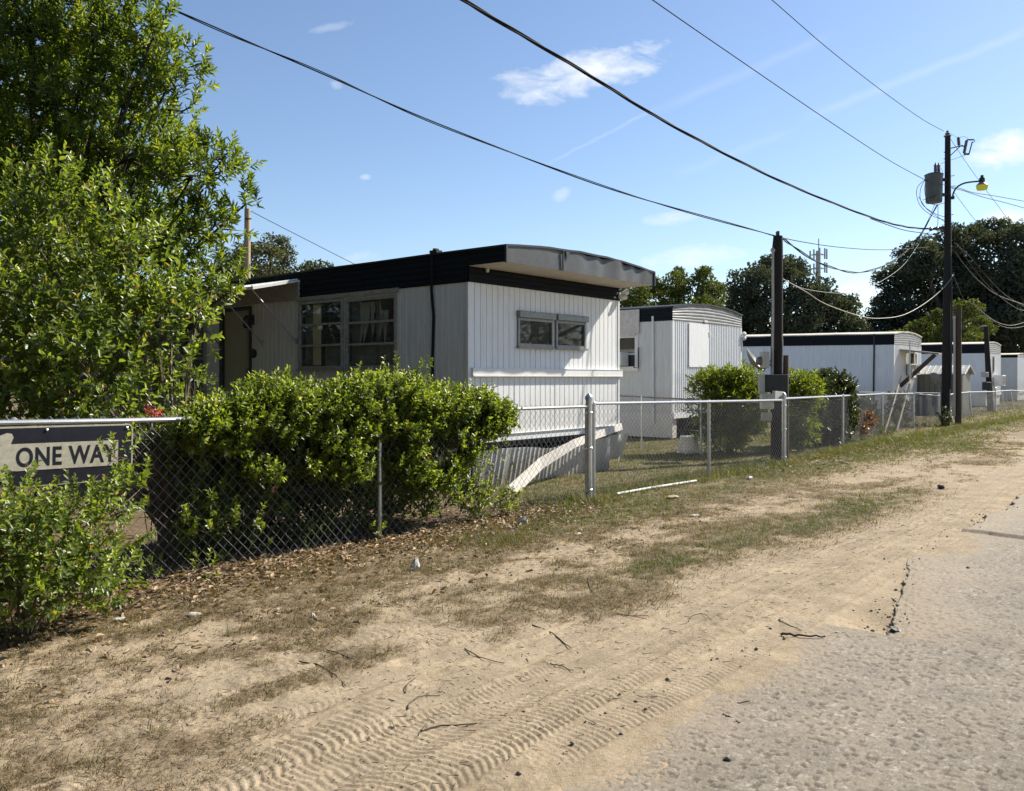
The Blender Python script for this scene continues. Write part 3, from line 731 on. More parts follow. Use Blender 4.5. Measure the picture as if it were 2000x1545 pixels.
def roof_mesh(W, y0, y1, zf, t=.03, n=14, over=.03, wob=0.0):
    mb = MB(); xs = [-over + (W + 2 * over) * i / n for i in range(n + 1)]
    ny = 12; ys = [y0 + (y1 - y0) * j / ny for j in range(ny + 1)]
    rn = random.Random(3)
    up = [[(x, y, zf(x) + .004 + wob * rn.uniform(-1, 1)) for x in xs] for y in ys]
    dn = [[(p[0], p[1], p[2] - t) for p in row] for row in up]
    vs = [p for r_ in up for p in r_] + [p for r_ in dn for p in r_]; m = n + 1; B = (ny + 1) * m; fs = []
    for j in range(ny):
        for i in range(n):
            a = j * m + i
            fs += [(a, a + 1, a + m + 1, a + m), (B + a, B + a + m, B + a + m + 1, B + a + 1)]
    for j in range(ny):
        a, b = j * m, j * m + n
        fs += [(a, a + m, B + a + m, B + a), (b, B + b, B + b + m, b + m)]
    for i in range(n):
        a, b = i, ny * m + i
        fs += [(a, B + a, B + a + 1, a + 1), (b, b + 1, B + b + 1, B + b)]
    return mb.add(vs, fs)

def s_front(px, A, off=0.0):
    k = (px - CX) / F
    s = (k * (A[1] - .643 * off) - (A[0] + .765 * off)) / (.643 - .765 * k)
    return s, A[1] + .765 * s - .643 * off
def t_side(px, A, off=0.0):            # off: out of the long wall, towards (-.643, -.765)
    k = (px - CX) / F
    t = ((A[0] - .643 * off) - k * (A[1] - .765 * off)) / (.765 + .643 * k)
    return t, A[1] + .643 * t - .765 * off
def zz(y, d): return EYE + (HY - y) / F * d

# ---- nearest trailer
A1 = (-.616, 12.1); W1, L1 = 3.92, 15.5
T = thing('trailer_home', 'nearest white trailer home with jutting charcoal canopy and torn window blinds', 'trailer home', (A1[0], A1[1], 0), RZ, 'trailer homes along the fence')
T1 = T
def fr(px, y): s, d = s_front(px, A1); return s, zz(y, d)
def sd(px, y): t, d = t_side(px, A1); return t, zz(y, d)
wl = (fr(1013, 0)[0], fr(1075, 0)[0], fr(1045, 672)[1], fr(1045, 628)[1])
wr = (fr(1087, 0)[0], fr(1139, 0)[0], fr(1112, 675)[1], fr(1112, 633)[1])
mb = MB()
siding(mb, FR, 0.0, W1, .757, 2.98, .128, .020, .011, [wl, wr], seam=8)
mb.build('front_wall', MT['siding'], T)
w1 = (sd(668, 0)[0], sd(588, 0)[0], sd(630, 715)[1], sd(630, 592)[1])
w2 = (sd(772, 0)[0], sd(680, 0)[0], sd(725, 714)[1], sd(725, 586)[1])
dr = (sd(488, 0)[0], sd(437, 0)[0], .80, 2.86)
w3, w4 = (7.12, 8.08, 1.25, 2.72), (8.2, 9.25, 1.25, 2.72)
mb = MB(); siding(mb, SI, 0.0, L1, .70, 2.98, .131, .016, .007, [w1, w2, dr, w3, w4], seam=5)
mb.build('side_wall', MT['siding_shaded'], T)
mb = MB()
Face('back', L1).box(mb, 0, W1, -.02, 0, .7, 2.98); Face('far', W1).box(mb, .0, L1, -.02, .0, .75, 2.98)
mb.build('rear_wall', MT['siding'], T)
mb = MB(); mb.box((.02, .02, .70), (W1 - .03, L1 - .03, .745)); mb.build('floor', MT['dark'], T)
mb = MB(); mb.box((.03, 2.0, .75), (W1 - .03, 2.04, 2.96)); mb.box((.03, 6.7, .75), (W1 - .03, 6.74, 2.96)); mb.build('inner_wall', MT['brown_int'], T)
zf = bow(W1, 3.44, .10)
ribs_mb = MB()
ribs(ribs_mb, SI, -.70, L1, lambda a: 2.98 if a >= 0 else 3.20, lambda a: 3.425, 5, .012, 1, .012) if False else None
ribs(ribs_mb, SI, 0, L1, lambda a: 2.975, lambda a: 3.43, 5, .014, 1, .010)
ribs(ribs_mb, SI, -.70, 0, lambda a: 3.205, lambda a: 3.43, 3, .014, 1, .010)
ribs(ribs_mb, FR, -.02, W1 + .02, lambda a: 2.975, lambda a: 3.198, 3, .012, 1, .012)
Face('far', W1).box(ribs_mb, -.698, L1, .0, .02, 3.2, 3.43)
Face('far', W1).box(ribs_mb, .005, L1, .001, .018, 2.98, 3.199)
Face('back', L1).box(ribs_mb, 0.001, W1 - .001, -.018, -.002, 2.99, 3.42)
ribs_mb.build('roof_band', MT['band'], T)
roof_mesh(W1, -.73, L1 + .02, zf, .03, 16, .035, .006).build('roof', MT['dark'], T)
# fascia of the canopy, dented on its right half
mb = MB(); nx, nz = 90, 8
rn = random.Random(5)
vs = []
dents = [(1.95, .16, .030), (2.35, .12, .040), (2.72, .13, -.022), (3.02, .12, .042), (3.38, .13, .034), (3.62, .1, -.015), (1.2, .3, .008)]
for j in range(nz + 1):
    f = j / nz
    for i in range(nx + 1):
        a = -.02 + (W1 + .04) * i / nx
        z = 3.20 + (zf(a) - .02 - 3.20) * f
        o = 0
        for c, w, d in dents: o += d * math.exp(-((a - c - .10 * (f - .5)) / w) ** 2) * (.25 + .75 * f)
        sag = -.02 * sum(math.exp(-((a - c) / w) ** 2) for c, w, d in dents if d > .02) * f
        vs.append((a, -.715 + o, z + sag))
fs = [(j * (nx + 1) + i, j * (nx + 1) + i + 1, (j + 1) * (nx + 1) + i + 1, (j + 1) * (nx + 1) + i) for j in range(nz) for i in range(nx)]
mb.add(vs, fs)
fo = mb.build('fascia', MT['fascia'], T, True)
mb = MB(); s_seam = s_front(1098, A1, .715)[0]
mb.box((s_seam - .008, -.742, 3.20), (s_seam + .008, -.722, zf(s_seam) - .03)); mb.build('fascia_seam', MT['fascia_edge'], fo)
for a in (-.035, W1 + .003):
    mb = MB(); mb.box((a, -.735, 3.19), (a + .03, -.700, 3.43)); mb.build('corner_strip', MT['fascia_edge'], fo)
mb = MB()
s_rip = s_front(1107, A1, .715)[0]
mb.add([(s_rip - .05, -.728, 3.51), (s_rip + .06, -.728, 3.52), (s_rip + .04, -.729, 3.43), (s_rip + .005, -.728, 3.36), (s_rip - .02, -.728, 3.44)], [(0, 1, 2, 3, 4)])
mb.build('torn_patch', MT['fascia_edge'], fo)
mb = MB()
n = 22
for i in range(n):
    a, b = -.01 + (W1 + .02) * i / n, -.01 + (W1 + .02) * (i + 1) / n
    mb.box((a, -.70, 3.200), (b - .006, -.012, 3.212))
mb.box((-.01, -.70, 3.214), (W1 + .01, -.012, 3.22))
mb.build('soffit', MT['soffit'], T)
# belt trim
mb = MB(); FR.box(mb, .03, W1 + .05, .002, .055, 1.615, 1.735); FR.box(mb, .03, W1 + .05, .0025, .062, 1.735, 1.745)
FR.box(mb, .045, W1 + .045, .056, .060, 1.622, 1.64)
mb.build('belt_trim', MT['trim'], T)
for a, b in ((-.03, .035), (W1 - .03, W1 + .012)):
    mb = MB(); FR.box(mb, a, b, -.02, .012, .766, 2.97); mb.build('corner_trim', MT['trim'], T)
mb = MB(); FR.box(mb, -.02, W1 + .02, .003, .03, .655, .757); FR.box(mb, -.02, W1 + .02, -.04, .05, .757, .765); SI.box(mb, .0, L1, .002, .02, .60, .70)
mb.build('sill_trim', MT['trim'], T)
for w in (wl, wr): window(FR, T, *w, visor=True)
for w in (w1, w2):
    h = w[3] - w[2]
    window(SI, T, *w, bars=(w[2] + h * .33, w[2] + h * .665), mat=MT['oldframe'], fw=.05)
for w in (w3, w4):
    h = w[3] - w[2]
    window(SI, T, *w, bars=(w[2] + h * .25, w[2] + h * .5, w[2] + h * .75), mat=MT['oldframe'], fw=.05)
# trim boards round the pair of windows
mb = MB(); SI.box(mb, w2[0] - .1, w1[1] + .08, .003, .03, w1[3] + .06, w1[3] + .13); mb.build('window_header', MT['oldframe'], T)
mb = MB(); SI.box(mb, w1[0] - .05, w1[0] - .02, .003, .028, .75, w1[2] - .09); mb.build('batten', MT['oldframe'], T)
# what hangs behind the panes
mb = MB(); SI.box(mb, w1[0] + .02 + .50 * (w1[1] - w1[0]), w1[0] + .71 * (w1[1] - w1[0]), -.024, -.014, w1[2] + .02, w1[3] - .01)
mb.build('curtain', MT['curtain'], T)
mb = MB(); SI.box(mb, w1[0] + .71 * (w1[1] - w1[0]), w1[1] - .02, -.10, -.08, w1[2], w1[3]); SI.box(mb, w1[0], w1[0] + .45 * (w1[1] - w1[0]), -.06, -.05, w1[2], w1[2] + .34)
SI.box(mb, w2[0], w2[1] - .15 * (w2[1] - w2[0]), -.06, -.05, w2[2], w2[2] + .35); SI.box(mb, w2[1] - .2 * (w2[1] - w2[0]), w2[1], -.10, -.08, w2[2] + .05, w2[3])
mb.build('window_film', MT['grime'], T)
for w in (w3, w4):
    mb = MB(); SI.box(mb, w[0], w[1], -.08, -.07, w[2], w[2] + (1.0 if w is w3 else 1.25)); mb.build('window_film', MT['grime'], T)
mb = MB(); rn = random.Random(9)
for i in range(11):                     # torn blind strips
    a = w2[1] - .22 * (w2[1] - w2[0]) - i * .062; l = rn.uniform(.18, .75); lean = rn.uniform(-.10, .16)
    z1 = w2[3] - .02 - (.0 if i < 8 else .15)
    mb.add([SI(a, -.05, z1), SI(a - .055, -.05, z1), SI(a - .055 - lean * .6, -.06 - rn.uniform(0, .05), z1 - l * .6), SI(a - .028 - lean, -.05, z1 - l), SI(a - lean * .6, -.05, z1 - l * .6)], [(0, 1, 2, 3, 4)])
mb.build('torn_blind', MT['blind'], T)
# door
mb = MB(); a0, a1, z0, z1 = dr
SI.box(mb, a0, a1, -.05, -.02, z0, z1)
SI.box(mb, a0 + .12, a1 - .12, -.019, -.012, z0 + .15, z0 + .78); SI.box(mb, a0 + .12, a1 - .12, -.019, -.012, z0 + 1.15, z1 - .18)
SI.box(mb, a0 + .12, a1 - .12, -.019, -.010, z0 + .86, z0 + .90); SI.box(mb, a0 + .12, a1 - .12, -.019, -.010, z0 + 1.04, z0 + 1.08)
dob = mb.build('door', MT['door'], T)
mb = MB(); mb.lathe([(.03, 0), (.035, .03), (.02, .05)], (0, 0, 0), 10, Matrix.Translation(SI(a0 + .08, -.01, z0 + .95)) @ Matrix.Rotation(-math.pi / 2, 4, 'Y')); mb.build('handle', MT['alu'], dob)
mb = MB(); SI.box(mb, a0 - .07, a0 - .001, -.02, .022, z0, z1 + .07); SI.box(mb, a1 + .001, a1 + .12, -.02, .022, z0, z1 + .07); SI.box(mb, a0, a1, -.02, .020, z1 + .001, z1 + .07)
mb.build('door_frame', MT['dark'], T)
# awning and its struts
mb = MB(); ta, tb = 3.98, 6.7
vs = [SI(ta, .015, 3.30), SI(tb, .015, 3.30), SI(tb, .95, 3.11), SI(ta, .95, 3.11), SI(ta, .015, 3.27), SI(tb, .015, 3.27), SI(tb, .95, 3.06), SI(ta, .95, 3.06)]
mb.add(vs, [(0, 3, 2, 1), (4, 5, 6, 7), (0, 4, 7, 3), (1, 2, 6, 5), (2, 3, 7, 6), (0, 1, 5, 4)])
for i in range(12):
    a = ta + .05 + (tb - ta - .1) * i / 11
    mb.beam(SI(a, .04, 3.312), SI(a, .94, 3.125), .03, .02)
aw = mb.build('awning', MT['trim'], T)
mb = MB(); SI.box(mb, ta + .01, tb, .004, .05, 2.96, 3.268); mb.build('awning_board', MT['oldframe'], aw)
for t in (4.1, 5.12, 6.55):
    mb = MB(); mb.tube([SI(t, .90, 3.08), SI(t, .02, 2.24)], .014, 8); SI.box(mb, t - .03, t + .03, .003, .015, 2.19, 2.29); mb.build('strut', MT['galv'], aw)
# porch lamp, round plate, cable, flashing box, floodlight
mb = MB(); c = SI(sd(493, 0)[0] - .02, .0, 2.66)
SI.box(mb, c[1] - .05, c[1] + .05, .003, .02, 2.58, 2.76)
mb.tube([SI(c[1], .02, 2.70), SI(c[1], .10, 2.74), SI(c[1], .14, 2.70)], .012, 6)
mb.lathe([(.03, -.17), (.062, -.14), (.072, .0), (.03, .05), (.012, .07)], SI(c[1], .14, 2.68), 8)
mb.build('porch_lamp', MT['dark'], T)
mb = MB(); mb.lathe([(.085, 0), (.085, .02), (.06, .035)], (0, 0, 0), 16, Matrix.Translation(SI(sd(497, 0)[0], .004, 2.05)) @ Matrix.Rotation(-math.pi / 2, 4, 'Y')); mb.build('round_vent', MT['dark'], T)
mb = MB(); t0 = sd(848, 0)[0]
mb.tube([SI(t0, .05, 3.46), SI(t0, .05, 3.2), SI(t0 + .01, .045, 2.9), SI(t0 - .015, .025, 2.5), SI(t0 + .01, .025, 1.9), SI(t0, .03, 1.2), SI(t0, .03, .2)], .022, 8)
mb.build('drop_cable', MT['cable'], T)
mb = MB(); mb.box((.0, t0 - .05, 3.46), (.12, t0 + .10, 3.50)); mb.box((.02, t0 + .0, 3.50), (.10, t0 + .05, 3.53)); mb.build('roof_clamp', MT['dark'], T)
mb = MB(); mb.box((W1 - .04, -.05, 3.0), (W1 + .01, -.02, 3.12))
for dx, dz in ((.02, .06), (-.03, -.03)):
    M = Matrix.Translation((W1 + .05 + dx, -.07, 3.06 + dz)) @ Matrix.Rotation(math.radians(70), 4, 'Y') @ Matrix.Rotation(math.radians(30), 4, 'X')
    mb.lathe([(.02, -.06), (.035, -.04), (.05, .04), (.055, .07)], (0, 0, 0), 10, M)
mb.build('floodlight', MT['plastic'], T)
mb = MB(); mb.lathe([(.02, -.02), (.03, .02), (.02, .06)], FR(fr(947, 0)[0], .05, 3.16), 8); mb.build('small_lamp', MT['plastic'], T)
# skirt: slumped ribbed sheets under the front
mb = MB(); n = 150; vs = []
for j in range(9):
    f = j / 8
    for i in range(n + 1):
        a = -.05 + (W1 + .03) * i / n
        cr = float(sstep(2.9, 3.6, np.array(a))); hole = float(sstep(3.42, 3.55, np.array(a)) * sstep(3.86, 3.78, np.array(a)))
        top = .555 + .012 * math.sin(a * 3.1) - .05 * math.exp(-((a - 1.75) / .38) ** 2) + .07 * cr
        lo = .004 + .17 * hole
        z = lo + (top - lo) * f
        rib = abs(((a / .10) % 1) - .5) * 2
        o = .03 + .10 * f + .02 * math.sin(a * 1.9 + .5) * f + .012 * (1 if rib > .75 else 0) + cr * (.05 * math.sin(a * 19 + f * 2.5) + .02 * math.sin(a * 43))
        vs.append((a, -.035 - o, z))
mb.add(vs, [(j * (n + 1) + i, j * (n + 1) + i + 1, (j + 1) * (n + 1) + i + 1, (j + 1) * (n + 1) + i) for j in range(8) for i in range(n)])
mb.build('skirt', MT['skirt'], T, True)
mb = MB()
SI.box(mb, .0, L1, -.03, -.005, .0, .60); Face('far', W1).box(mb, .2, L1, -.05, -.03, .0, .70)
mb.build('side_skirt', MT['siding_shaded'], T)
mb = MB()
for a in (.3, 1.45, 2.05, 2.25, 3.4): mb.box((a, .06, .0), (a + .16, .3, .655))
mb.box((-.0, .02, .56), (W1, .05, .655))
mb.build('pier', MT['dark'], T)

mb = MB(); P = [Vector((-.045, 11.6, .012)), Vector((.42, 12.55, .33)), Vector((.98, 13.3, .57)), Vector((1.45, 14.1, .66)), Vector((1.93, 14.93, .745))]
wv = [.20, .17, .13, .12, .12]
for i in range(4):
    p, q = P[i], P[i + 1]; dn = Vector((.765, -.643, 0)) * .018
    u1, u2 = Vector((-.25, -.2, 1)).normalized() * wv[i] / 2, Vector((-.25, -.2, 1)).normalized() * wv[i + 1] / 2
    a = [p - u1, p + u1, q + u2, q - u2]; b = [x + dn for x in a]
    mb.add(a + b, [(0, 1, 2, 3), (7, 6, 5, 4), (0, 4, 5, 1), (3, 2, 6, 7), (1, 5, 6, 2), (0, 3, 7, 4)])
tag(mb.build('fallen_board', MT['plank']), 'long white trim board sagging from the trailer corner down to the lawn', 'board')

# ---- the others, farther along
def plain_trailer(A, W, L, label, zfl, zb, zt, bh, period, tilt=0.0, rib_mat='ribbed', side='siding_blue', fholes=(), sholes=(), corrug=True, roof='roof', band='band', strap=None, skirt_gap=None, rot=0.0):
    T = thing('trailer_home', label, 'trailer home', (A[0], A[1], 0), RZ + rot, 'trailer homes along the fence')
    T.rotation_euler[0] = tilt
    mb = MB(); siding(mb, FR, 0, W, zfl, zb, period, .02, .014 if corrug else .01, fholes, corrug); mb.build('front_wall', MT['siding'], T)
    mb = MB(); siding(mb, SI, 0, L, zfl, zb, .30, .014, .006, sholes); mb.build('side_wall', MT[side], T)
    mb = MB(); Face('back', L).box(mb, 0, W, -.02, 0, zfl, zb); Face('far', W).box(mb, 0, L, -.02, 0, zfl, zb); mb.build('rear_wall', MT['siding'], T)
    zf = bow(W, zt, bh)
    mb = MB(); ribs(mb, SI, -.02, L, lambda a: zb - .004, lambda a: zt - .01, 4, .010, 1, .012); Face('far', W).box(mb, .0, L, .001, .02, zb, zt - .01); mb.build('roof_band', MT[band], T)
    mb = MB(); ribs(mb, FR, -.02, W + .02, lambda a: zb - .004, lambda a: zf(a) - .01, 6, .008, 14, .012); mb.build('front_band', MT[rib_mat], T)
    mb = MB(); Face('back', L).box(mb, 0, W, -.02, 0.0, zb, zt); mb.build('rear_band', MT['dark'], T)
    roof_mesh(W, -.05, L, zf, .04, 14, .035, .012).build('roof', MT[roof], T)
    mb = MB(); mb.box((.02, .02, zfl), (W - .03, L - .03, zfl + .04)); mb.box((.05, 3.0, zfl + .04), (W - .05, 3.04, zb)); mb.build('floor', MT['dark'], T)
    for a in (-.02, W - .03):
        mb = MB(); FR.box(mb, a, a + .05, -.02, .02, zfl, zb - .005); mb.build('corner_trim', MT['trim'], T)
    mb = MB(); FR.box(mb, -.02, W + .02, .021, .06, zfl - .12, zfl + .02); mb.build('sill_trim', MT['trim'], T)
    mb = MB(); SI.box(mb, 0, L, -.03, -.005, .06, zfl)
    g = skirt_gap or (W, W)
    FR.box(mb, 0, g[0], -.05, -.02, .05, zfl - .122)
    if g[1] < W: FR.box(mb, g[1], W, -.05, -.02, .05, zfl - .122)
    Face('far', W).box(mb, 0.2, L, -.05, -.03, .02, zfl); Face('back', L).box(mb, .02, W - .06, -.05, -.03, .02, zfl); mb.build('skirt', MT['siding'], T)
    if strap is not None:
        mb = MB(); SI.box(mb, strap - .03, strap + .03, .024, .045, .1, zt - .01); mb.build('drainpipe', MT['dark'], T)
    return T
def air_conditioner(T, face, a0, a1, z0, z1, out):
    mb = MB(); p, q = face(a0, .05, z0), face(a1, out, z1)
    mb.bevbox([min(i, j) for i, j in zip(p, q)], [max(i, j) for i, j in zip(p, q)], .012)
    ac = mb.build('air_conditioner', MT['plastic'], T)
    mb = MB()
    face.box(mb, a0 + .05, a1 - .05, out + .001, out + .006, z0 + .05, z1 - .05)
    mb.build('grille', MT['dark'], ac)
    mb = MB(); n = 7
    for i in range(n):
        z = z0 + .06 + (z1 - z0 - .12) * i / (n - 1); face.box(mb, a0 + .05, a1 - .05, out + .0065, out + .012, z - .008, z + .008)
    mb.build('louvre', MT['boxgrey'], ac)
    return ac
A2 = (4.10, 21.6)
def fr2(px, y): s, d = s_front(px, A2); return s, zz(y, d)
def sd2(px, y): t, d = t_side(px, A2); return t, zz(y, d)
hw2 = (sd2(1241, 0)[0], sd2(1241, 0)[0] + 1.2, sd2(1230, 716)[1] , sd2(1230, 660)[1])
T = plain_trailer(A2, 4.02, 13, 'white corrugated trailer home with boarded front window and side air conditioner', .68, 3.07, 3.44, .16, .105, skirt_gap=(.25, 1.7), side='siding_shaded',
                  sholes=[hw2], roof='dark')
T2 = T
mb = MB(); b = (fr2(1344, 0)[0], fr2(1381, 0)[0], fr2(1360, 717)[1], fr2(1360, 632)[1])
FR.box(mb, b[0], b[1], .016, .035, b[2], b[3]); mb.build('window_board', MT['siding'], T)['label'] = 'plain white board covering the front window'
mb = MB(); s, z = fr2(1384, 652); FR.box(mb, s - .03, s + .03, .016, .05, z - .06, z + .05); mb.build('bracket', MT['plastic'], T)
mb = MB(); s, z = fr2(1376, 628); FR.box(mb, s - .09, s + .09, .03, .05, z - .03, z + .03); mb.build('name_plate', MT['plastic'], T)
mb = MB(); t0, t1 = sd2(1250, 0)[0], sd2(1250, 0)[0] + 1.6
SI.box(mb, t0, t1, .026, .05, sd2(1240, 652)[1], 3.40); SI.box(mb, t0 + .12, t1, .051, .06, sd2(1240, 652)[1] - .07, sd2(1240, 652)[1] + .1)
for i in range(3): SI.box(mb, t0 + .01, t1 - .01, .0505, .053, sd2(1240, 652)[1] + .2 + .17 * i, sd2(1240, 652)[1] + .21 + .17 * i)
mb.build('patch_board', MT['plank'], T)['label'] = 'crooked pale patch of boards over the side window'
w = window(SI, T, *hw2, bars=((hw2[2] + hw2[3]) / 2 - .05,), mat=MT['trim'], fw=.09)
air_conditioner(T, SI, hw2[0] + .18, hw2[0] + .78, hw2[2] + .02, hw2[2] + .38, .42)
mb = MB(); SI.box(mb, hw2[0] - .04, hw2[1], -.08, -.06, (hw2[2] + hw2[3]) / 2, hw2[3]); mb.build('inner_board', MT['brown_int'], T)
mb = MB(); t = hw2[0] - .12; mb.tube([SI(t, .05, hw2[2] + .5), SI(t, .05, hw2[2] - .05), SI(t + .05, .2, hw2[2] - .02)], .015, 6); mb.build('cable', MT['cable'], T)
mb = MB(); t = sd2(1278, 0)[0]; mb.tube([SI(t, .05, .4), SI(t + .02, .05, 3.2)], .03, 8); mb.build('vent_pipe', MT['trim'], T)
mb = MB()
for dz in (.0, .12): mb.lathe([(.02, -.06), (.06, .0), (.07, .07)], (0, 0, 0), 8, Matrix.Translation((4.08, -.05, 2.75 + dz)) @ Matrix.Rotation(1.3, 4, 'Y'))
mb.tube([(4.04, -.02, 2.7), (4.05, -.03, 2.4)], .02, 6); mb.build('floodlight', MT['plastic'], T)
mb = MB(); mb.tube([(.35, -.02, .05), (.75, -.12, .62)], .03, 6); mb.tube([(.5, .2, .1), (1.3, .1, .5)], .03, 6); mb.box((.3, .7, .05), (1.65, .75, .55)); mb.build('jack_and_shade_sheet', MT['dark'], T)  # the dark sheet behind the skirt gap stands in for underside shade

A3 = (15.56, 34.5)
def fr3(px, y): s, d = s_front(px, A3); return s, zz(y, d)
h3 = (fr3(1767, 0)[0], fr3(1788, 0)[0], fr3(1778, 733)[1], fr3(1778, 690)[1])
T = plain_trailer(A3, 4.0, 14, 'long white trailer home with a lean-to board awning over its end window', .75, 2.96, 3.42, .14, .12, tilt=.012, strap=t_side(1706, A3)[0], fholes=[h3])
T3 = T
window(FR, T, *h3, bars=((h3[2] + h3[3]) / 2,), mat=MT['trim'], fw=.07)
air_conditioner(T, FR, h3[0] + .02, h3[0] + .75, h3[2] + .02, h3[2] + .45, .40)
mb = MB(); vs = [FR(.75, .02, 2.80), FR(3.1, .02, 2.80), FR(3.1, 1.5, 2.62), FR(.75, 1.5, 2.62)]
mb.add(vs + [(x, y, z - .07) for x, y, z in vs], [(0, 3, 2, 1), (4, 5, 6, 7), (0, 4, 7, 3), (1, 2, 6, 5), (2, 3, 7, 6), (0, 1, 5, 4)])
aw = mb.build('awning', MT['wood'], T)
for a in (.85,):
    mb = MB(); mb.beam(FR(a, 1.35, 2.56), FR(a, .02, 1.25), .05, .16); mb.build('brace', MT['pole_brown'], aw)
mb = MB(); siding(mb, Face('side', .0), 1.3, 2.2, .8, 2.96, .3); 
mb = MB(); SI.box(mb, t_side(1490, A3)[0], t_side(1490, A3)[0] + .9, .026, .045, .8, 2.9); mb.build('door', MT['trim'], T)

A4 = (25.79, 46.0)
def fr4(px, y): s, d = s_front(px, A4); return s, zz(y, d)
h4 = (fr4(1937.5, 0)[0], fr4(1940.5, 0)[0], 1.95, 2.75); h4b = (h4[0], h4[1] + 1.0, 1.0, 1.7)
T = plain_trailer(A4, 3.9, 14, 'streaked bluish-white trailer home behind the leaning meter pole', .75, 2.95, 3.48, .14, .13, tilt=.004, fholes=[h4])
window(FR, T, *h4, mat=MT['alu'], fw=.05)
air_conditioner(T, FR, h4[0] + .1, h4[0] + 1.0, 1.15, 1.75, .5)
A5 = (34.7, 58.0)
T = plain_trailer(A5, 3.9, 14, 'low white trailer home at the far end of the row, cut by the frame', .7, 3.0, 3.22, .12, .14)

# ---- small shed between two trailers
rt = Vector((19.2, 36.0, 0))
S = thing('storage_shed', 'small grey steel shed with a pale ribbed roof between two trailers', 'shed', rt, RZ)
mb = MB(); siding(mb, SI, 0, 2.0, 0, 1.82, .22, .03, .02); siding(mb, FR, 0, 1.5, 0, 1.82, .22, .03, .02)
Face('far', 1.5).box(mb, 0.001, 2.0, -.02, 0, 0, 1.82); Face('back', 2.0).box(mb, 0, 1.479, -.02, 0, 0, 1.82); mb.add([(0, 0, 1.82), (1.5, 0, 1.82), (.75, 0, 2.12)], [(0, 1, 2)]); mb.add([(0, 2, 1.82), (1.5, 2, 1.82), (.75, 2, 2.12)], [(0, 2, 1)])
mb.build('wall', MT['shed'], S)
mb = MB()
for sgn in (0, 1):
    x0, x1 = (-.15, .75) if sgn == 0 else (1.65, .75)
    vs = [(x0, -.15, 1.77), (x0, 2.15, 1.77), (x1, 2.15, 2.14), (x1, -.15, 2.14)]
    mb.add(vs + [(x, y, z - .03) for x, y, z in vs], [(0, 1, 2, 3), (7, 6, 5, 4), (0, 4, 5, 1), (1, 5, 6, 2), (3, 2, 6, 7), (0, 3, 7, 4)])
    for i in range(11):
        y = -.1 + .22 * i; mb.beam((x0, y, 1.785), (x1, y, 2.155), .04, .03)
mb.build('roof', MT['shedroof'], S)
# ------------------------------------------------------------------ chain link fences
def arc(pts):
    P = np.array(pts, float); s = np.concatenate([[0], np.cumsum(np.hypot(*(np.diff(P[:, :2], axis=0).T)))]); return P, s
def chain_mesh(pts, col_w, pitch, r, zlow=.02, over=.035, sag_seed=1):
    P, s = arc(pts); n = int(s[-1] / col_w)
    zt = lambda a: np.interp(a, s, P[:, 2])
    rows_ = int(round(1.22 / (pitch / 2)))
    i = np.arange(n)[:, None]; j = np.arange(rows_ + 1)[None, :]
    a = (i + ((i + j) % 2)) * col_w
    f = j / rows_
    wob = .012 * (vnoise(a * 1.3, f * 4 + 0 * a, sag_seed) - .5)
    x, y = np.interp(a, s, P[:, 0]), np.interp(a, s, P[:, 1])
    dx, dy = np.interp(a + .1, s, P[:, 0]) - np.interp(a - .1, s, P[:, 0]), np.interp(a + .1, s, P[:, 1]) - np.interp(a - .1, s, P[:, 1])
    L = np.hypot(dx, dy) + 1e-9
    off = r * 1.1 * (1 - 2 * ((i + j) % 2)) + .03 * (vnoise(a * .9, 3 + f * 2.5, sag_seed + 5) - .5) * np.sin(np.pi * f)
    x = x + dy / L * off; y = y - dx / L * off
    z = zlow + (zt(a) + over - zlow) * f + wob + .015 * np.sin(a * 1.7) * (1 - f)
    W_ = np.stack([x, y, z], -1)
    return prisms(W_[:, :-1].reshape(-1, 3), W_[:, 1:].reshape(-1, 3), r, r, 3)
def fence(name, label, pts, posts, mat_mesh, col_w=.047, pitch=.094, r=.0020, rail_r=.020):
    T = thing(name, label, 'fence', (pts[0][0], pts[0][1], 0))
    o = Vector((pts[0][0], pts[0][1], 0)); L = [tuple(Vector(p) - o) for p in pts]
    V, Q = chain_mesh(L, col_w, pitch, r)
    link('chain_link', np_mesh('chain_link', V, Q), MT[mat_mesh], T)
    return T, L, o
dF = lambda px: (lambda k: (k * 11.1 - 1.01) / (.65 - .76 * k))((px - CX) / F)
fp = lambda t: (1.01 + .65 * t, 11.1 + .76 * t)
far_posts = [(1646, 19.2, 773.5), (1723, 23.5, 769.5), (1785, 27.0, 769), (1834, 29.6, 773), (1849, 30.8, 772), (1870, 32.4, 768), (1893, 34.2, 766), (1944, 39.5, 765), (1958, 41.0, 763.5), (1974, 43, 762.5), (2010, 48, 764), (2060, 57, 760), (2110, 72, 757)]
pts = [fp(-10.5) + (1.30,), fp(dF(0)) + (1.29,), fp(dF(245)) + (1.272,), fp(dF(560)) + (1.25,), fp(dF(745)) + (1.245,), fp(dF(1000)) + (1.235,), fp(-.02) + (1.225,), fp(.02) + (1.262,), fp(dF(1388)) + (1.215,), (5.08, 15.8, 1.182), (5.10, 15.83, 1.208)]
pts += [((p - CX) / F * d, d, EYE + (HY - y) / F * d) for p, d, y in far_posts]
FT, FL, FO = fence('chain_link_fence', 'long galvanised chain link fence with round posts running along the sandy verge', pts, None, 'wire')
ma = MB(); ma.tube([p for p in FL[:7]], .021, 8); ma.build('top_rail', MT['galv'], FT, True)
ma = MB(); ma.tube([p for p in FL[7:10]], .021, 8); ma.build('top_rail', MT['galv'], FT, True)
ma = MB(); ma.tube([p for p in FL[10:15]], .021, 8); ma.build('top_rail', MT['galv'], FT, True)
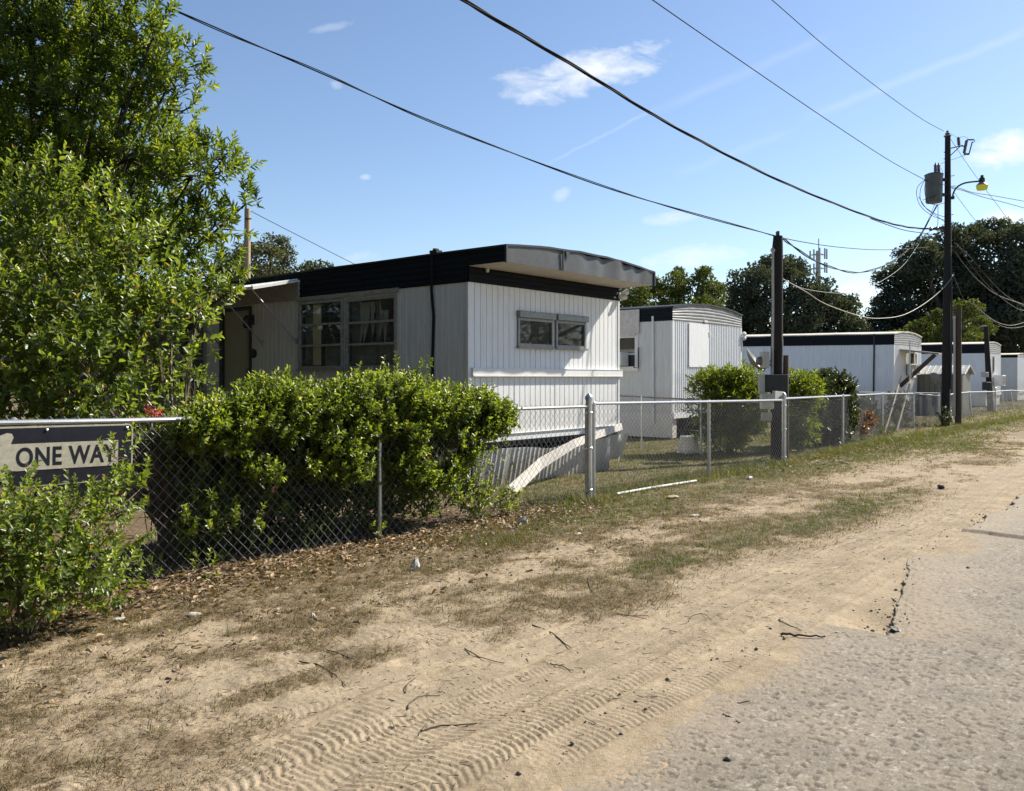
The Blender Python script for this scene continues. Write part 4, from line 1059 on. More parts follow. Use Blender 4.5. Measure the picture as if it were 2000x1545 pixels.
ma = MB(); ma.tube([p for p in FL[15:]], .022, 8); ma.build('top_rail', MT['galv'], FT, True)
def term_post(x, y, top, r=.045, lean=(0, 0)):
    mb = MB(); b = Vector((x, y, -.1)) - FO; t = Vector((x + lean[0], y + lean[1], top)) - FO
    mb.tube([b, t], r, 12)
    mb.lathe([(r * 1.15, 0), (r * 1.2, .03), (r * .95, .055), (r * .5, .075), (r * .12, .09)], t, 12)
    p = mb.build('terminal_post', MT['galv'], FT, True)
    for f in (.16, .55, .88):
        mb = MB(); c = b + (t - b) * f
        mb.lathe([(r * 1.08, -.016), (r * 1.16, -.012), (r * 1.16, .012), (r * 1.08, .016)], c, 12)
        d = Vector((-EU[0], -EU[1], 0)) * (r + .025); mb.box(c + d - Vector((.015, .015, .012)), c + d + Vector((.015, .015, .012)))
        mb.build('band', MT['galv'], p)
    return p
def line_post(x, y, top, r=.026, lean=(0, 0)):
    mb = MB(); b = Vector((x, y, -.1)) - FO; t = Vector((x + lean[0], y + lean[1], top)) - FO
    mb.tube([b, t], r, 10); mb.lathe([(r * 1.1, -.02), (r * 1.25, .0), (r * 1.1, .03), (.01, .045)], t, 10)
    return mb.build('line_post', MT['galv'], FT, True)
term_post(*fp(0), 1.31); term_post(5.09, 15.815, 1.24, .042)
x_, y_ = fp(.10); line_post(x_ + .005, y_ - .02, 1.245, .022)
for px, top in ((30, 1.28), (745, 1.235), (1388, 1.20)):
    x_, y_ = fp(dF(px)); line_post(x_ - .03 * EV[0], y_ - .03 * EV[1], top)
for i, (p, d, y) in enumerate(far_posts):
    if i == 4: continue
    X_, Z_ = (p - CX) / F * d, EYE + (HY - y) / F * d
    ln = (0.0, 0.0)
    if i in (6, 9): ln = (-.12, 0)
    if i == 7: term_post(X_, d, Z_ + .12, .05)
    else: line_post(X_ - ln[0], d, Z_, .03, ln)
# stretcher bars / tie wires at the near terminal post
for sgn in (-1, 1):
    ma = MB(); x_, y_ = fp(sgn * .075); ma.beam((x_ - FO.x, y_ - FO.y, .06), (x_ - FO.x, y_ - FO.y, 1.2), .018, .006, (EU[0], EU[1], 0)); ma.build('tension_bar', MT['galv'], FT)

def small_fence(label, pts, posts):
    T, L, o = fence('yard_fence', label, pts, None, 'wire_old', .05, .1, .0026)
    ma = MB(); ma.tube(L, .017, 8); ma.build('top_rail', MT['wire_old'], T, True)
    P, s = arc(L)
    for f in posts:
        a = f * s[-1]; x, y, z = (float(np.interp(a, s, P[:, k])) for k in range(3))
        ma = MB(); ma.tube([(x, y, -.1), (x, y, z + .03)], .022, 8); ma.build('post', MT['galv'], T, True)
g3 = lambda px, d, y: tuple(at(px, y, d))
small_fence('low rusty chain link fence dividing the yard behind the terminal post', [g3(1180, 19.3, 771), g3(1340, 17.8, 780), g3(1496, 16.25, 788)], (.25, .62))
small_fence('distant chain link fence in front of the long trailer awning', [g3(1650, 27.5, 766), g3(1760, 29.5, 767), g3(1836, 31, 768)], (.05, .5, .98))

# ------------------------------------------------------------------ one way sign wired to the fence
tS = dF(251); sx, sy = fp(tS)
SG = thing('street_sign', 'navy one way sign with cream arrow wired flat to the fence, half hidden by leaves', 'sign', (sx + EV[0] * .035, sy + EV[1] * .035, 0), math.atan2(EU[1], EU[0]))
SG.rotation_euler[1] = math.radians(.9)
def rrect(x0, x1, z0, z1, r, n=6):
    pts = []
    for cx_, cz_, a0 in ((x1 - r, z1 - r, 0), (x0 + r, z1 - r, 90), (x0 + r, z0 + r, 180), (x1 - r, z0 + r, 270)):
        for i in range(n + 1):
            a = math.radians(a0 + 90 * i / n); pts.append((cx_ + r * math.cos(a), cz_ + r * math.sin(a)))
    return pts
def plate(mb, pts, y0, y1):
    n = len(pts); mb.add([(x, y0, z) for x, z in pts] + [(x, y1, z) for x, z in pts], [tuple(range(n)), tuple(range(2 * n - 1, n - 1, -1))] + [(i, n + i, n + (i + 1) % n, (i + 1) % n) for i in range(n)])
    return mb
Z0, Z1 = .826, 1.250
plate(MB(), rrect(-1.37, 0, Z0, Z1, .035), .0, .004).build('panel', MT['cream'], SG)
plate(MB(), rrect(-1.358, -.012, Z0 + .012, Z1 - .012, .028), -.003, -.0004).build('face', MT['navy'], SG)
zc, hs = 1.035, .094
head = [(-.845, zc + .165), (-.835, zc + .14), (-.852, zc + hs), (-.115, zc + hs), (-.115, zc - hs), (-.852, zc - hs), (-.835, zc - .14), (-.845, zc - .165), (-.875, zc - .172), (-1.285, zc - .015), (-1.295, zc), (-1.285, zc + .015), (-.875, zc + .172)]
plate(MB(), head[::-1], -.006, -.0034).build('arrow', MT['cream'], SG)
cu = D.curves.new('lettering', 'FONT'); cu.body = 'ONE WAY'; cu.size = 1; cu.offset = .022; cu.space_character = 1.08; cu.extrude = .004
to = D.objects.new('lettering_tmp', cu); col.objects.link(to)
bpy.context.view_layer.update()
tm = D.meshes.new_from_object(to.evaluated_get(bpy.context.evaluated_depsgraph_get()))
D.objects.remove(to)
co = np.empty(len(tm.vertices) * 3, np.float32); tm.vertices.foreach_get('co', co); co = co.reshape(-1, 3)
mn, mx = co.min(0), co.max(0)
nx_ = -.817 + (co[:, 0] - mn[0]) / (mx[0] - mn[0]) * .69; nz_ = zc - .068 + (co[:, 1] - mn[1]) / (mx[1] - mn[1]) * .136
tm.vertices.foreach_set('co', np.stack([nx_, -.0075 + (co[:, 2] - mn[2]) / (mx[2] - mn[2]) * .0012, nz_], 1).astype(np.float32).ravel()); tm.update()
link('lettering', tm, MT['navy'], SG)
for x_ in (-.05, -.62):
    mb = MB(); mb.lathe([(.010, 0), (.010, .004), (.005, .007)], (0, 0, 0), 8, Matrix.Translation((x_, -.004, Z1 - .03)) @ Matrix.Rotation(math.pi / 2, 4, 'X')); mb.build('bolt', MT['galv'], SG)

# ------------------------------------------------------------------ poles
def spline(pts, n=10):
    P = [Vector(p) for p in pts]; out = []
    for i in range(len(P) - 1):
        p0, p1, p2, p3 = P[max(i - 1, 0)], P[i], P[i + 1], P[min(i + 2, len(P) - 1)]
        for k in range(n):
            t = k / n
            out.append(.5 * ((2 * p1) + (p2 - p0) * t + (2 * p0 - 5 * p1 + 4 * p2 - p3) * t * t + (3 * p1 - p0 - 3 * p2 + p3) * t ** 3))
    return out + [P[-1]]
DP = 28.0
pb_, pt_ = at(1846.5, 833, DP), at(1851, 268, DP); pb_.z = 0
PL = thing('utility_pole', 'tall black utility pole standing on the fence line carrying the transformer and lamp', 'utility pole', pb_)
o_ = pb_
mb = MB(); mb.tube([(0, 0, -.3), (0.03, 0, 2.5), (.08, 0, 6), tuple(pt_ - o_)], [.14, .128, .11, .086], 12); mb.build('shaft', MT['pole'], PL, True)
for px, y in ((1843, 297), (1843, 310), (1864, 343), (1866, 363), (1846, 411), (1862, 419)):
    mb = MB(); q = at(px, y, DP) - o_; c = Vector((.08, 0, q.z - .03)); mb.tube([c, q], .012, 6); mb.build('step_bolt', MT['dark'], PL)
def L(px, y, dd=0.0): return at(px, y, DP + dd) - o_
mb = MB(); mb.lathe([(.03, 0), (.11, .02), (.12, .05), (.06, .07), (.07, .10), (.085, .12), (.04, .15), (.045, .20), (.02, .22)], L(1850.5, 268), 12); mb.build('top_insulator', MT['porcelain'], PL, True)
mb = MB(); mb.beam(L(1852, 443), L(1823, 447), .06, .08); mb.build('cross_bracket', MT['dark'], PL)
for px, y in ((1818, 447), (1830, 446)):
    mb = MB(); mb.lathe([(.03, -.07), (.06, -.05), (.05, -.01), (.065, .02), (.03, .06)], L(px, y), 10); mb.build('spool', MT['porcelain'], PL, True)
mb = MB(); mb.tube([L(1857, 500, -.1), L(1859, 600, -.12), L(1857, 760, -.12)], .03, 8); mb.build('conduit', MT['dark'], PL)

TR_ = thing('transformer', 'grey can transformer with two bushings hung on the tall pole', 'transformer', at(1824, 396, DP))
o2 = at(1824, 396, DP)
mb = MB(); mb.lathe([(.235, 0), (.25, .02), (.255, .10), (.268, .80), (.285, .88), (.285, .91)], (0, 0, 0), 24); mb.build('tank', MT['can'], TR_, True)
mb = MB(); mb.lathe([(.29, .912), (.295, .93), (.20, .975), (.05, .99)], (0, 0, 0), 24); mb.build('lid', MT['can'], TR_, True)
for dx in (.05, .16):
    prof = [(.05, .96)]
    for k in range(6): prof += [(.042, 1.0 + .045 * k), (.06, 1.015 + .045 * k), (.04, 1.035 + .045 * k)]
    prof += [(.02, 1.29), (.015, 1.33)]
    mb = MB(); mb.lathe(prof, (dx, 0, 0), 10); mb.build('bushing', MT['porcelain'], TR_, True)
for z in (.22, .72):
    mb = MB(); mb.box((.2, -.06, z), (.40, .06, z + .09)); mb.build('hanger', MT['dark'], TR_)
mb = MB(); mb.tube([(-.27, -.05, .72), (-.34, -.05, .76)], .03, 8); mb.build('terminal', MT['porcelain'], TR_)

FC = thing('fuse_cutout', 'fuse cutout and arrester on a small bracket near the pole top', 'fuse cutout', at(1858, 290, DP)); o3 = at(1858, 290, DP)
K = lambda px, y, dd=0.0: at(px, y, DP + dd) - o3
mb = MB(); mb.beam(K(1855, 290), K(1880, 284), .03, .03); mb.beam(K(1856, 304), K(1875, 286), .025, .025); mb.beam(K(1876, 285), K(1886, 286), .03, .03); mb.build('bracket', MT['dark'], FC)
prof = [(.04, 0)] + [x for k in range(7) for x in ((.035, .02 + .036 * k), (.062, .03 + .036 * k), (.036, .048 + .036 * k))] + [(.015, .29)]
mb = MB(); mb.lathe(prof, K(1873, 284), 10, Matrix.Rotation(-.08, 4, 'Y')); mb.build('arrester', MT['porcelain'], FC, True)
prof = [(.045, 0)] + [x for k in range(9) for x in ((.04, .02 + .045 * k), (.055, .03 + .045 * k), (.042, .05 + .045 * k))] + [(.03, .44)]
mb = MB(); mb.lathe(prof, K(1883, 299), 10, Matrix.Rotation(.2, 4, 'Y')); mb.build('insulator', MT['porcelain'], FC, True)
mb = MB(); mb.tube([K(1889, 301), K(1893, 299), K(1899, 277)], .02, 8); mb.beam(K(1889, 273), K(1902, 273), .03, .04); mb.beam(K(1883, 301), K(1893, 301), .05, .05); mb.tube([K(1899, 279), K(1904, 276), K(1903, 273)], .012, 6); mb.build('fuse_tube', MT['dark'], FC)

def lens_mat():
    m, nt, b, x = base_mat('yellow_green_lens', .3)
    nt.nodes.remove(b); o = nt.nodes['Material Output']
    t = nt.nodes.new('ShaderNodeBsdfTranslucent'); t.inputs['Color'].default_value = (.62, .60, .16, 1)
    d = nt.nodes.new('ShaderNodeBsdfDiffuse'); d.inputs['Color'].default_value = (.42, .41, .10, 1)
    e = nt.nodes.new('ShaderNodeEmission'); e.inputs['Color'].default_value = (.75, .72, .10, 1); e.inputs['Strength'].default_value = .08  # faint glow added in place of skylight coming through the unlit lens
    mx = nt.nodes.new('ShaderNodeMixShader'); mx.inputs[0].default_value = .6
    ad = nt.nodes.new('ShaderNodeAddShader')
    nt.links.new(d.outputs[0], mx.inputs[1]); nt.links.new(t.outputs[0], mx.inputs[2]); nt.links.new(mx.outputs[0], ad.inputs[0]); nt.links.new(e.outputs[0], ad.inputs[1]); nt.links.new(ad.outputs[0], o.inputs[0]); return m
MT['lens'] = lens_mat()
SL = thing('street_lamp', 'curved arm yard lamp with yellow lens fixed to the tall pole', 'street lamp', at(1861, 386, DP)); o4 = at(1861, 386, DP)
H = lambda px, y, dd=0.0: at(px, y, DP + dd) - o4
mb = MB(); mb.tube(spline([H(1861, 388), H(1861.5, 379), H(1867, 368), H(1876, 361), H(1889, 356.5), H(1912, 354)], 6), .028, 8); mb.box(H(1859, 389) - Vector((0, .05, 0)), H(1863, 383) + Vector((0, .05, 0))); mb.build('arm', MT['dark'], SL, True)
hc = H(1918, 357)
mb = MB(); mb.lathe([(.07, 0), (.09, .02), (.09, .14), (.075, .17), (.045, .18), (.05, .22), (.045, .25)], hc, 14); mb.build('head', MT['dark'], SL, True)
mb = MB(); mb.lathe([(.085, .01), (.12, -.01), (.175, -.075), (.18, -.085)], hc, 18); mb.build('reflector', MT['alu'], SL, True)
mb = MB(); mb.lathe([(.182, -.086), (.175, -.15), (.155, -.225), (.15, -.235)], hc, 18); mb.build('lens', MT['lens'], SL, True)

# meter pole by the second terminal post
DM = 16.4; mbase = at(1518, 901, DM); mbase.z = 0
MP = thing('meter_pole', 'dark service pole with conduits beside the second fence corner post', 'utility pole', mbase)
M_ = lambda px, y, dd=0.0: at(px, y, DM + dd) - mbase
mb = MB(); mb.tube([(0, 0, -.2), M_(1517, 700), M_(1518.5, 486), M_(1519.5, 461)], [.125, .118, .105, .09], 12); mb.build('shaft', MT['pole'], MP, True)
mb = MB(); mb.tube([M_(1509, 750, -.06), M_(1510, 600, -.06), M_(1509.5, 492, -.06)], .026, 8); mb.lathe([(.028, 0), (.045, .02), (.05, .05), (.02, .09)], M_(1509.5, 493, -.06), 8); mb.build('conduit', MT['boxgrey'], MP, True)
mb = MB(); mb.tube(spline([M_(1524, 490, -.07), M_(1525, 560, -.08), M_(1522, 640, -.08), M_(1528, 665, -.08), M_(1527, 740, -.08)], 6), .018, 8); mb.build('conduit', MT['boxgrey'], MP, True)
mb = MB(); mb.tube([M_(1527, 730, -.1), M_(1527, 880, -.1)], .03, 8); mb.build('conduit', MT['pole_brown'], MP, True)
mb = MB(); mb.box(M_(1516.5, 462) - Vector((0, .05, 0)), M_(1521, 452) + Vector((0, .05, 0))); mb.build('pole_cap', MT['dark'], MP)
ST = thing('wood_post', 'short weathered brown post strapped to the meter pole', 'post', at(1533.5, 903, DM + .05).xy.to_3d()); o5 = ST.location.copy()
mb = MB(); mb.tube([(0, 0, -.1), (0.0, 0, 1.0), tuple(at(1534, 694, DM + .05) - o5)], [.07, .068, .062], 10); mb.build('shaft', MT['pole_brown'], ST, True)
def elbox(name, label, x0, x1, y0, y1, d, dep, mat, extra=None):
    p, q = at(x0, y1, d - dep), at(x1, y0, d - dep); q.y += dep
    t = thing(name, label, 'electric box', Vector((p.x, p.y, p.z)))
    mb = MB(); mb.bevbox((0, 0, 0), tuple(q - p), .008); mb.build('case', MT[mat], t)
    s = q - p
    if extra == 'meter':
        mb = MB(); mb.lathe([(.085, 0), (.085, .04), (.07, .08), (.03, .10)], (0, 0, 0), 14, Matrix.Translation((0, s.y / 2, s.z * .45)) @ Matrix.Rotation(-math.pi / 2, 4, 'Y')); mb.build('meter_dial', MT['porcelain'], t, True)
    if extra == 'door':
        mb = MB(); mb.box((.02, -.008, .03), (s.x - .02, -.001, s.z - .03)); mb.build('door', MT[mat], t)
    return t, s
elbox('meter_box', 'narrow grey meter box facing left on the meter pole', 1490, 1503, 687, 719, DM, .22, 'boxgrey', 'meter')
t_, s_ = elbox('breaker_panel', 'wide black breaker panel across the meter pole', 1495, 1539, 731.5, 766, DM - .1, .16, 'dark', 'door')
mb = MB(); mb.box((-.10, .02, -.03), (-.004, .15, s_.z)); mb.build('side_cover', MT['boxgrey'], t_)
elbox('junction_box', 'pale junction box under the black breaker panel', 1487.5, 1512, 769, 799, DM - .12, .14, 'boxpale', 'door')
elbox('junction_box', 'lower small grey box near the foot of the meter pole', 1490, 1508, 806, 822, DM - .12, .14, 'boxgrey', 'door')
mb = MB(); p, q = at(1514, 779, 15.70), at(1546, 763, 15.98)
mb.box((0, 0, 0), (.31, .06, .15), Matrix.Translation(p) @ Matrix.Rotation(.75, 4, 'Z') @ Matrix.Rotation(.06, 4, 'Y')); tag(mb.build('wood_block', MT['whitewood']), 'flaking white wood block nailed behind the second corner post cap', 'wood block')
def dish(label, px, y, d, rad, aim, stem):
    c = at(px, y, d); t = thing('satellite_dish', label, 'satellite dish', c)
    R = Vector(aim).normalized().to_track_quat('Z', 'Y').to_matrix().to_4x4()
    mb = MB(); mb.lathe([(.01, 0), (rad * .4, .02), (rad * .75, .06), (rad, .11), (rad * 1.01, .115), (rad * .75, .075), (rad * .4, .035), (.005, .02)], (0, 0, 0), 24, R); mb.build('reflector', MT['dish'], t, True)
    mb = MB(); mb.tube([R @ Vector((0, -rad, .1)), R @ Vector((0, -rad * .6, .38))], .014, 6); mb.bevbox((-.035, -.035, -.06), (.035, .035, .06), .01, Matrix.Translation(R @ Vector((0, -rad * .6, .40)))); mb.build('feed_arm', MT['dish'], t)
    mb = MB(); mb.tube([Vector((0, 0, 0)), Vector(stem[0]), Vector(stem[1])], .022, 8); mb.build('mount', MT['dish'], t)
dish('tilted dark satellite dish beside the meter pole above the lime bush', 1466, 709, 16.9, .28, (.8, -.35, .62), [(.18, -.1, -.12), (.42, -.3, .02)])
dish('pale edge-on satellite dish left of the tall pole foot', 1830, 747, 29.5, .36, (.75, .1, .66), [(.1, -.1, -.35), (.12, -.1, -1.7)])

q0 = at(1871.5, 832, 28.9); q0.z = 0
SP = thing('wood_post', 'thick weathered post with side conduit right of the tall pole', 'post', q0)
mb = MB(); mb.tube([(0, 0, -.2), (.0, 0, 2), (0.01, 0, at(0, 600, 28.9).z)], [.105, .103, .098], 12); mb.build('shaft', MT['pole_brown'], SP, True)
mb = MB(); mb.tube([(-.155, -.05, .3), (-.155, -.05, 1.9), (-.16, -.05, 3.65)], .035, 8); mb.lathe([(.04, 0), (.06, .03), (.03, .1)], (-.16, -.05, 3.62), 8); mb.build('conduit', MT['boxgrey'], SP, True)
q1 = at(1936, 806, 40.3); q1.z = 0
LP = thing('meter_pole', 'leaning grey service pole before the streaked trailer near the far fence', 'utility pole', q1)
L4 = lambda px, y, dd=0.0: at(px, y, 40.3 + dd) - q1
mb = MB(); mb.tube([(0, 0, -.2), L4(1930, 720), L4(1925.5, 638)], [.15, .125, .10], 10); mb.build('shaft', MT['pole'], LP, True)
mb = MB(); mb.tube(spline([L4(1927, 637), L4(1920, 636), L4(1914, 639)], 5), .03, 6); mb.build('weather_head', MT['galv'], LP)
mb = MB(); mb.bevbox(L4(1920, 737, -.3), L4(1927, 727, -.1), .02); mb.build('meter_box', MT['boxgrey'], LP)
mb = MB(); mb.bevbox(L4(1922, 762, -.3), L4(1932, 746, -.1), .02); mb.build('breaker_box', MT['dark'], LP)
q2 = at(482, 760, 24); q2.z = 0
TP = thing('utility_pole', 'bare tan pole rising behind the nearest trailer roof', 'utility pole', q2)
mb = MB(); mb.tube([(0, 0, -.2), (0, 0, 3), (.02, 0, 6.4)], [.115, .10, .085], 12); mb.build('shaft', MT['pole_tan'], TP, True)
mb = MB(); mb.tube([(-.02, -.08, 6.1), (.16, -.1, 6.1)], .02, 6); mb.build('hook', MT['dark'], TP)
for label, a, b, w in (('pale bean pole leaning left of the lean-to awning', (1727, 843, 24.2), (1760, 735, 27), .045), ('yellowish bean pole leaning nearest the window box', (1751, 842, 25.2), (1783, 722, 28), .05)):
    p, q = at(*a), at(*b); p.z = 0
    mb = MB(); mb.tube([p, (p + q) / 2 + Vector((.02, 0, .02)), q], [w * .6, w * .55, w * .4], 7); tag(mb.build('bean_pole', MT['twig_pale'], None, True), label, 'pole')
p = at(1777, 790, 32.3); p.z = 0
mb = MB(); mb.tube([p, at(1777, 665, 32.3)], .028, 8); tag(mb.build('antenna_mast', MT['galv'], None, True), 'slim upright pipe before the lean-to awning window', 'pipe')

# far cell tower
q = at(1598, 738, 210); q.z = 0
CT = thing('cell_tower', 'distant cell tower with antenna panels rising behind the oaks', 'cell tower', q)
Cc = lambda px, y: at(px, y, 210) - q
mb = MB(); mb.tube([(0, 0, 0), Cc(1598, 490)], [.9, .55], 10); mb.build('mast', MT['tower'], CT)
mb = MB(); mb.tube([Cc(1599, 490), Cc(1599, 466)], .12, 6); mb.build('lightning_rod', MT['tower'], CT)
rn = random.Random(4)
for yl in (497, 524):
    z = Cc(1598, yl).z
    mb = MB()
    for k in range(3):
        a0, a1 = math.radians(20 + 120 * k), math.radians(140 + 120 * k); mb.beam((2.1 * math.cos(a0), 2.1 * math.sin(a0), z), (2.1 * math.cos(a1), 2.1 * math.sin(a1), z), .15, .15); mb.beam((0, 0, z), (2.1 * math.cos(a0), 2.1 * math.sin(a0), z), .12, .12)
    mb.build('platform', MT['tower'], CT)
    for k in range(9):
        a = math.radians(20 + 40 * k); x, y = 2.0 * math.cos(a), 2.0 * math.sin(a); h = rn.uniform(.9, 1.4)
        mb = MB(); mb.bevbox((x - .17, y - .12, z - h), (x + .17, y + .12, z + h), .03); mb.build('antenna_panel', MT['tower'], CT)

# ------------------------------------------------------------------ cables
def cable(label, pts, r, mat='cable', group=None, n=8, strands=1, name='power_line'):
    if mat != 'cable': r *= .72
    P = spline([at(*p) for p in pts], n)
    mb = MB()
    if strands == 1: mb.tube(P, r, 5)
    else:
        for k in range(strands):
            ph = 2.1 * k
            mb.tube([p + Vector((math.cos(ph + i * .35), 0, math.sin(ph + i * .35))) * r * 1.35 for i, p in enumerate(P)], r * (1 if k else .8), 5)
    return tag(mb.build(name, MT[mat], None, True), label, 'cable', group)
cable('service cable sloping from the top left corner down to the meter pole', [(180, -55, 11.0), (300, 0, 11.4), (470, 77, 12), (650, 151, 12.6), (860, 245, 13.4), (1130, 347, 14.6), (1330, 410, 15.5), (1512, 461, 16.35)], .0105, 'cable', strands=2)
cable('thin cable running on from the meter pole top to the tall pole', [(1521, 463, 16.4), (1570, 473, 18.5), (1640, 483, 21.5), (1720, 488, 24.5), (1800, 484, 27), (1846, 478, 27.9)], .010)
cable('thick lashed cable bundle sagging across the sky to the pole bracket', [(760, -95, 9.3), (905, 0, 10.5), (1130, 134, 12.8), (1325, 252, 15.6), (1530, 356, 19.4), (1700, 424, 23.9), (1770, 443, 26.2), (1822, 447.5, 28)], .013, 'cable', strands=4, n=14)
cable('lower strand splitting from the thick bundle near the pole', [(1700, 427, 23.9), (1760, 448, 26), (1800, 455, 27.3), (1830, 459, 27.9)], .012)
cable('high cable sloping down to the transformer terminal', [(1150, -92, 12.5), (1275, 0, 13.9), (1450, 121, 17), (1620, 237, 21), (1735, 312, 25), (1804, 350, 27.8)], .010)
cable('short bare cable between the transformer and the pole', [(1804, 350, 27.8), (1825, 357, 27.6), (1848, 361, 27.85)], .010, 'cable_alu')
cable('topmost line reaching the insulator on the tall pole', [(1400, -92, 15.6), (1508, 0, 17.4), (1620, 97, 20), (1725, 179, 23.4), (1800, 232, 26.6), (1843, 256, 28)], .009)
cable('thin line behind the nearest trailer roof sloping right from the tan pole', [(490, 412, 24), (512, 424, 24.3), (600, 469, 26), (695, 517, 28), (760, 545, 30)], .010)
cable('twisted black service drop from the meter pole curving up to the transformer', [(1521, 468, 16.4), (1529, 464, 16.6), (1541, 476, 17), (1582, 503, 18.5), (1620, 521, 20), (1653, 530.5, 21.5), (1686, 530.5, 23), (1725, 520, 24.6), (1766, 494, 26.2), (1800, 456, 27.4), (1831, 400, 27.9)], .014, 'cable', strands=2)
cable('pale twin drop from mid meter pole rising to the bracket', [(1526, 543, 16.35), (1533, 547, 16.6), (1574, 565, 18.2), (1642, 573, 20.8), (1678, 568, 22.3), (1725, 547, 24.2), (1766, 516, 26), (1802, 466, 27.4), (1820, 449, 28)], .009, 'cable_alu')
cable('bright pale cable hanging low between the meter pole and the tall pole', [(1526, 543, 16.35), (1533, 547, 16.6), (1574, 570, 18.2), (1615, 595, 19.8), (1684, 618.5, 22.4), (1725, 621.5, 24), (1766, 614.5, 25.4), (1807, 592, 26.7), (1843, 562, 27.6), (1864, 535, 27.8)], .014, 'cable_pale')
cable('bright guy wire slanting from the transformer down leftwards', [(1836, 372, 27.8), (1815, 425, 28.6), (1792, 470, 29.2)], .012, 'cable_pale')
for lb, pts in (('upper dark cable leaving right from beneath the lamp', [(1857, 366, 27.9), (1875, 368, 28.3), (1900, 376, 29), (1950, 384, 30.5), (2010, 395, 32)]), ('lower dark cable leaving right from beneath the lamp', [(1859, 368, 27.9), (1880, 372, 28.3), (1920, 385, 29.3), (1960, 395, 30.5), (2010, 409, 32)])): cable(lb, pts, .012)
cable('long guy line from the pole top past the lamp to the right', [(1853, 266, 28), (1900, 336, 30), (1970, 430, 33), (2030, 512, 36)], .007)
cable('guy line from below the lamp down to the right', [(1863, 375, 28), (1910, 437, 30), (2000, 545, 34), (2030, 582, 35)], .007)
for i, (lb, pts, mat) in enumerate((
    ('highest pale cable drooping right off the tall pole', [(1866, 492, 27.9), (1886, 520, 28.6), (1915, 551, 29.6), (1950, 577, 30.8), (2010, 598, 32.5)], 'cable_pale'),
    ('middle grey cable drooping right off the tall pole', [(1868, 477, 27.9), (1895, 502, 28.8), (1930, 543, 30), (1965, 577, 31.2), (2010, 604, 32.6)], 'cable_alu'),
    ('thin cable just left of the other right hand droops', [(1872, 480, 27.9), (1900, 522, 28.9), (1940, 568, 30.2), (1985, 602, 31.6), (2010, 606, 32.4)], 'cable_alu'),
    ('low curved cable swinging right above the leaning pole', [(1900, 590, 29), (1930, 618, 29.8), (1955, 632, 30.5), (1980, 635, 31.3), (2010, 626, 32)], 'cable_pale'),
    ('lowest curved cable swinging right above the leaning pole', [(1895, 590, 29), (1925, 616, 29.8), (1955, 636, 30.5), (1980, 640.5, 31.3), (2010, 635, 32)], 'cable_alu'),
    ('thin line down to the weather head of the leaning pole', [(1862, 538, 28), (1885, 590, 32), (1914, 639, 40)], 'cable_alu'))): cable(lb, pts, .010, mat)
for lb, a, b in (('left guy line dropping past the lean-to awning', (1832, 505, 28), (1786, 654, 33)), ('right guy line dropping past the lean-to awning', (1842, 500, 28), (1792, 680, 33))): cable(lb, [a, ((a[0] + b[0]) / 2 + 3, (a[1] + b[1]) / 2, 30), b], .006, 'cable_alu')
loops = [[(1805, 352, 27.8), (1792, 366, 27.8), (1791, 385, 27.8), (1800, 405, 27.8), (1822, 422, 27.9), (1845, 430, 27.95)], [(1806, 353, 27.8), (1799, 366, 27.8), (1797, 385, 27.8), (1804, 402, 27.8), (1826, 417, 27.9), (1846, 424, 27.95)],
         [(1808, 352, 27.8), (1806, 372, 27.8), (1811, 392, 27.8), (1826, 400, 27.8), (1846, 396, 27.9)], [(1794, 384, 27.8), (1810, 408, 27.8), (1835, 426, 27.9), (1846, 434, 27.95)], [(1802, 391, 27.8), (1816, 386, 27.7), (1838, 378, 27.8)],
         [(1832, 400, 27.9), (1830, 455, 28), (1815, 500, 28), (1800, 470, 28), (1812, 455, 28)]]
mb = MB()
for l_ in loops: mb.tube(spline([at(*p) for p in l_], 6), .009, 5)
tag(mb.build('jumper_cables', MT['cable'], None, True), 'tangle of looping jumper cables hanging left of the transformer', 'cables')
mb = MB()
for l_ in ([(1853, 260, 28), (1860, 263, 28), (1868, 268, 28)], [(1875, 268, 28), (1884, 267, 28), (1891, 270, 28)], [(1885, 303, 28), (1865, 310, 28), (1845, 317, 28), (1832, 323, 28)], [(1833, 323, 28), (1840, 332, 28), (1842, 345, 28)]):
    mb.tube(spline([at(*p) for p in l_], 5), .006, 4)
tag(mb.build('jumper_cables', MT['cable'], None, True), 'thin jumper wires linking the pole top, arrester and transformer bushing', 'cables')
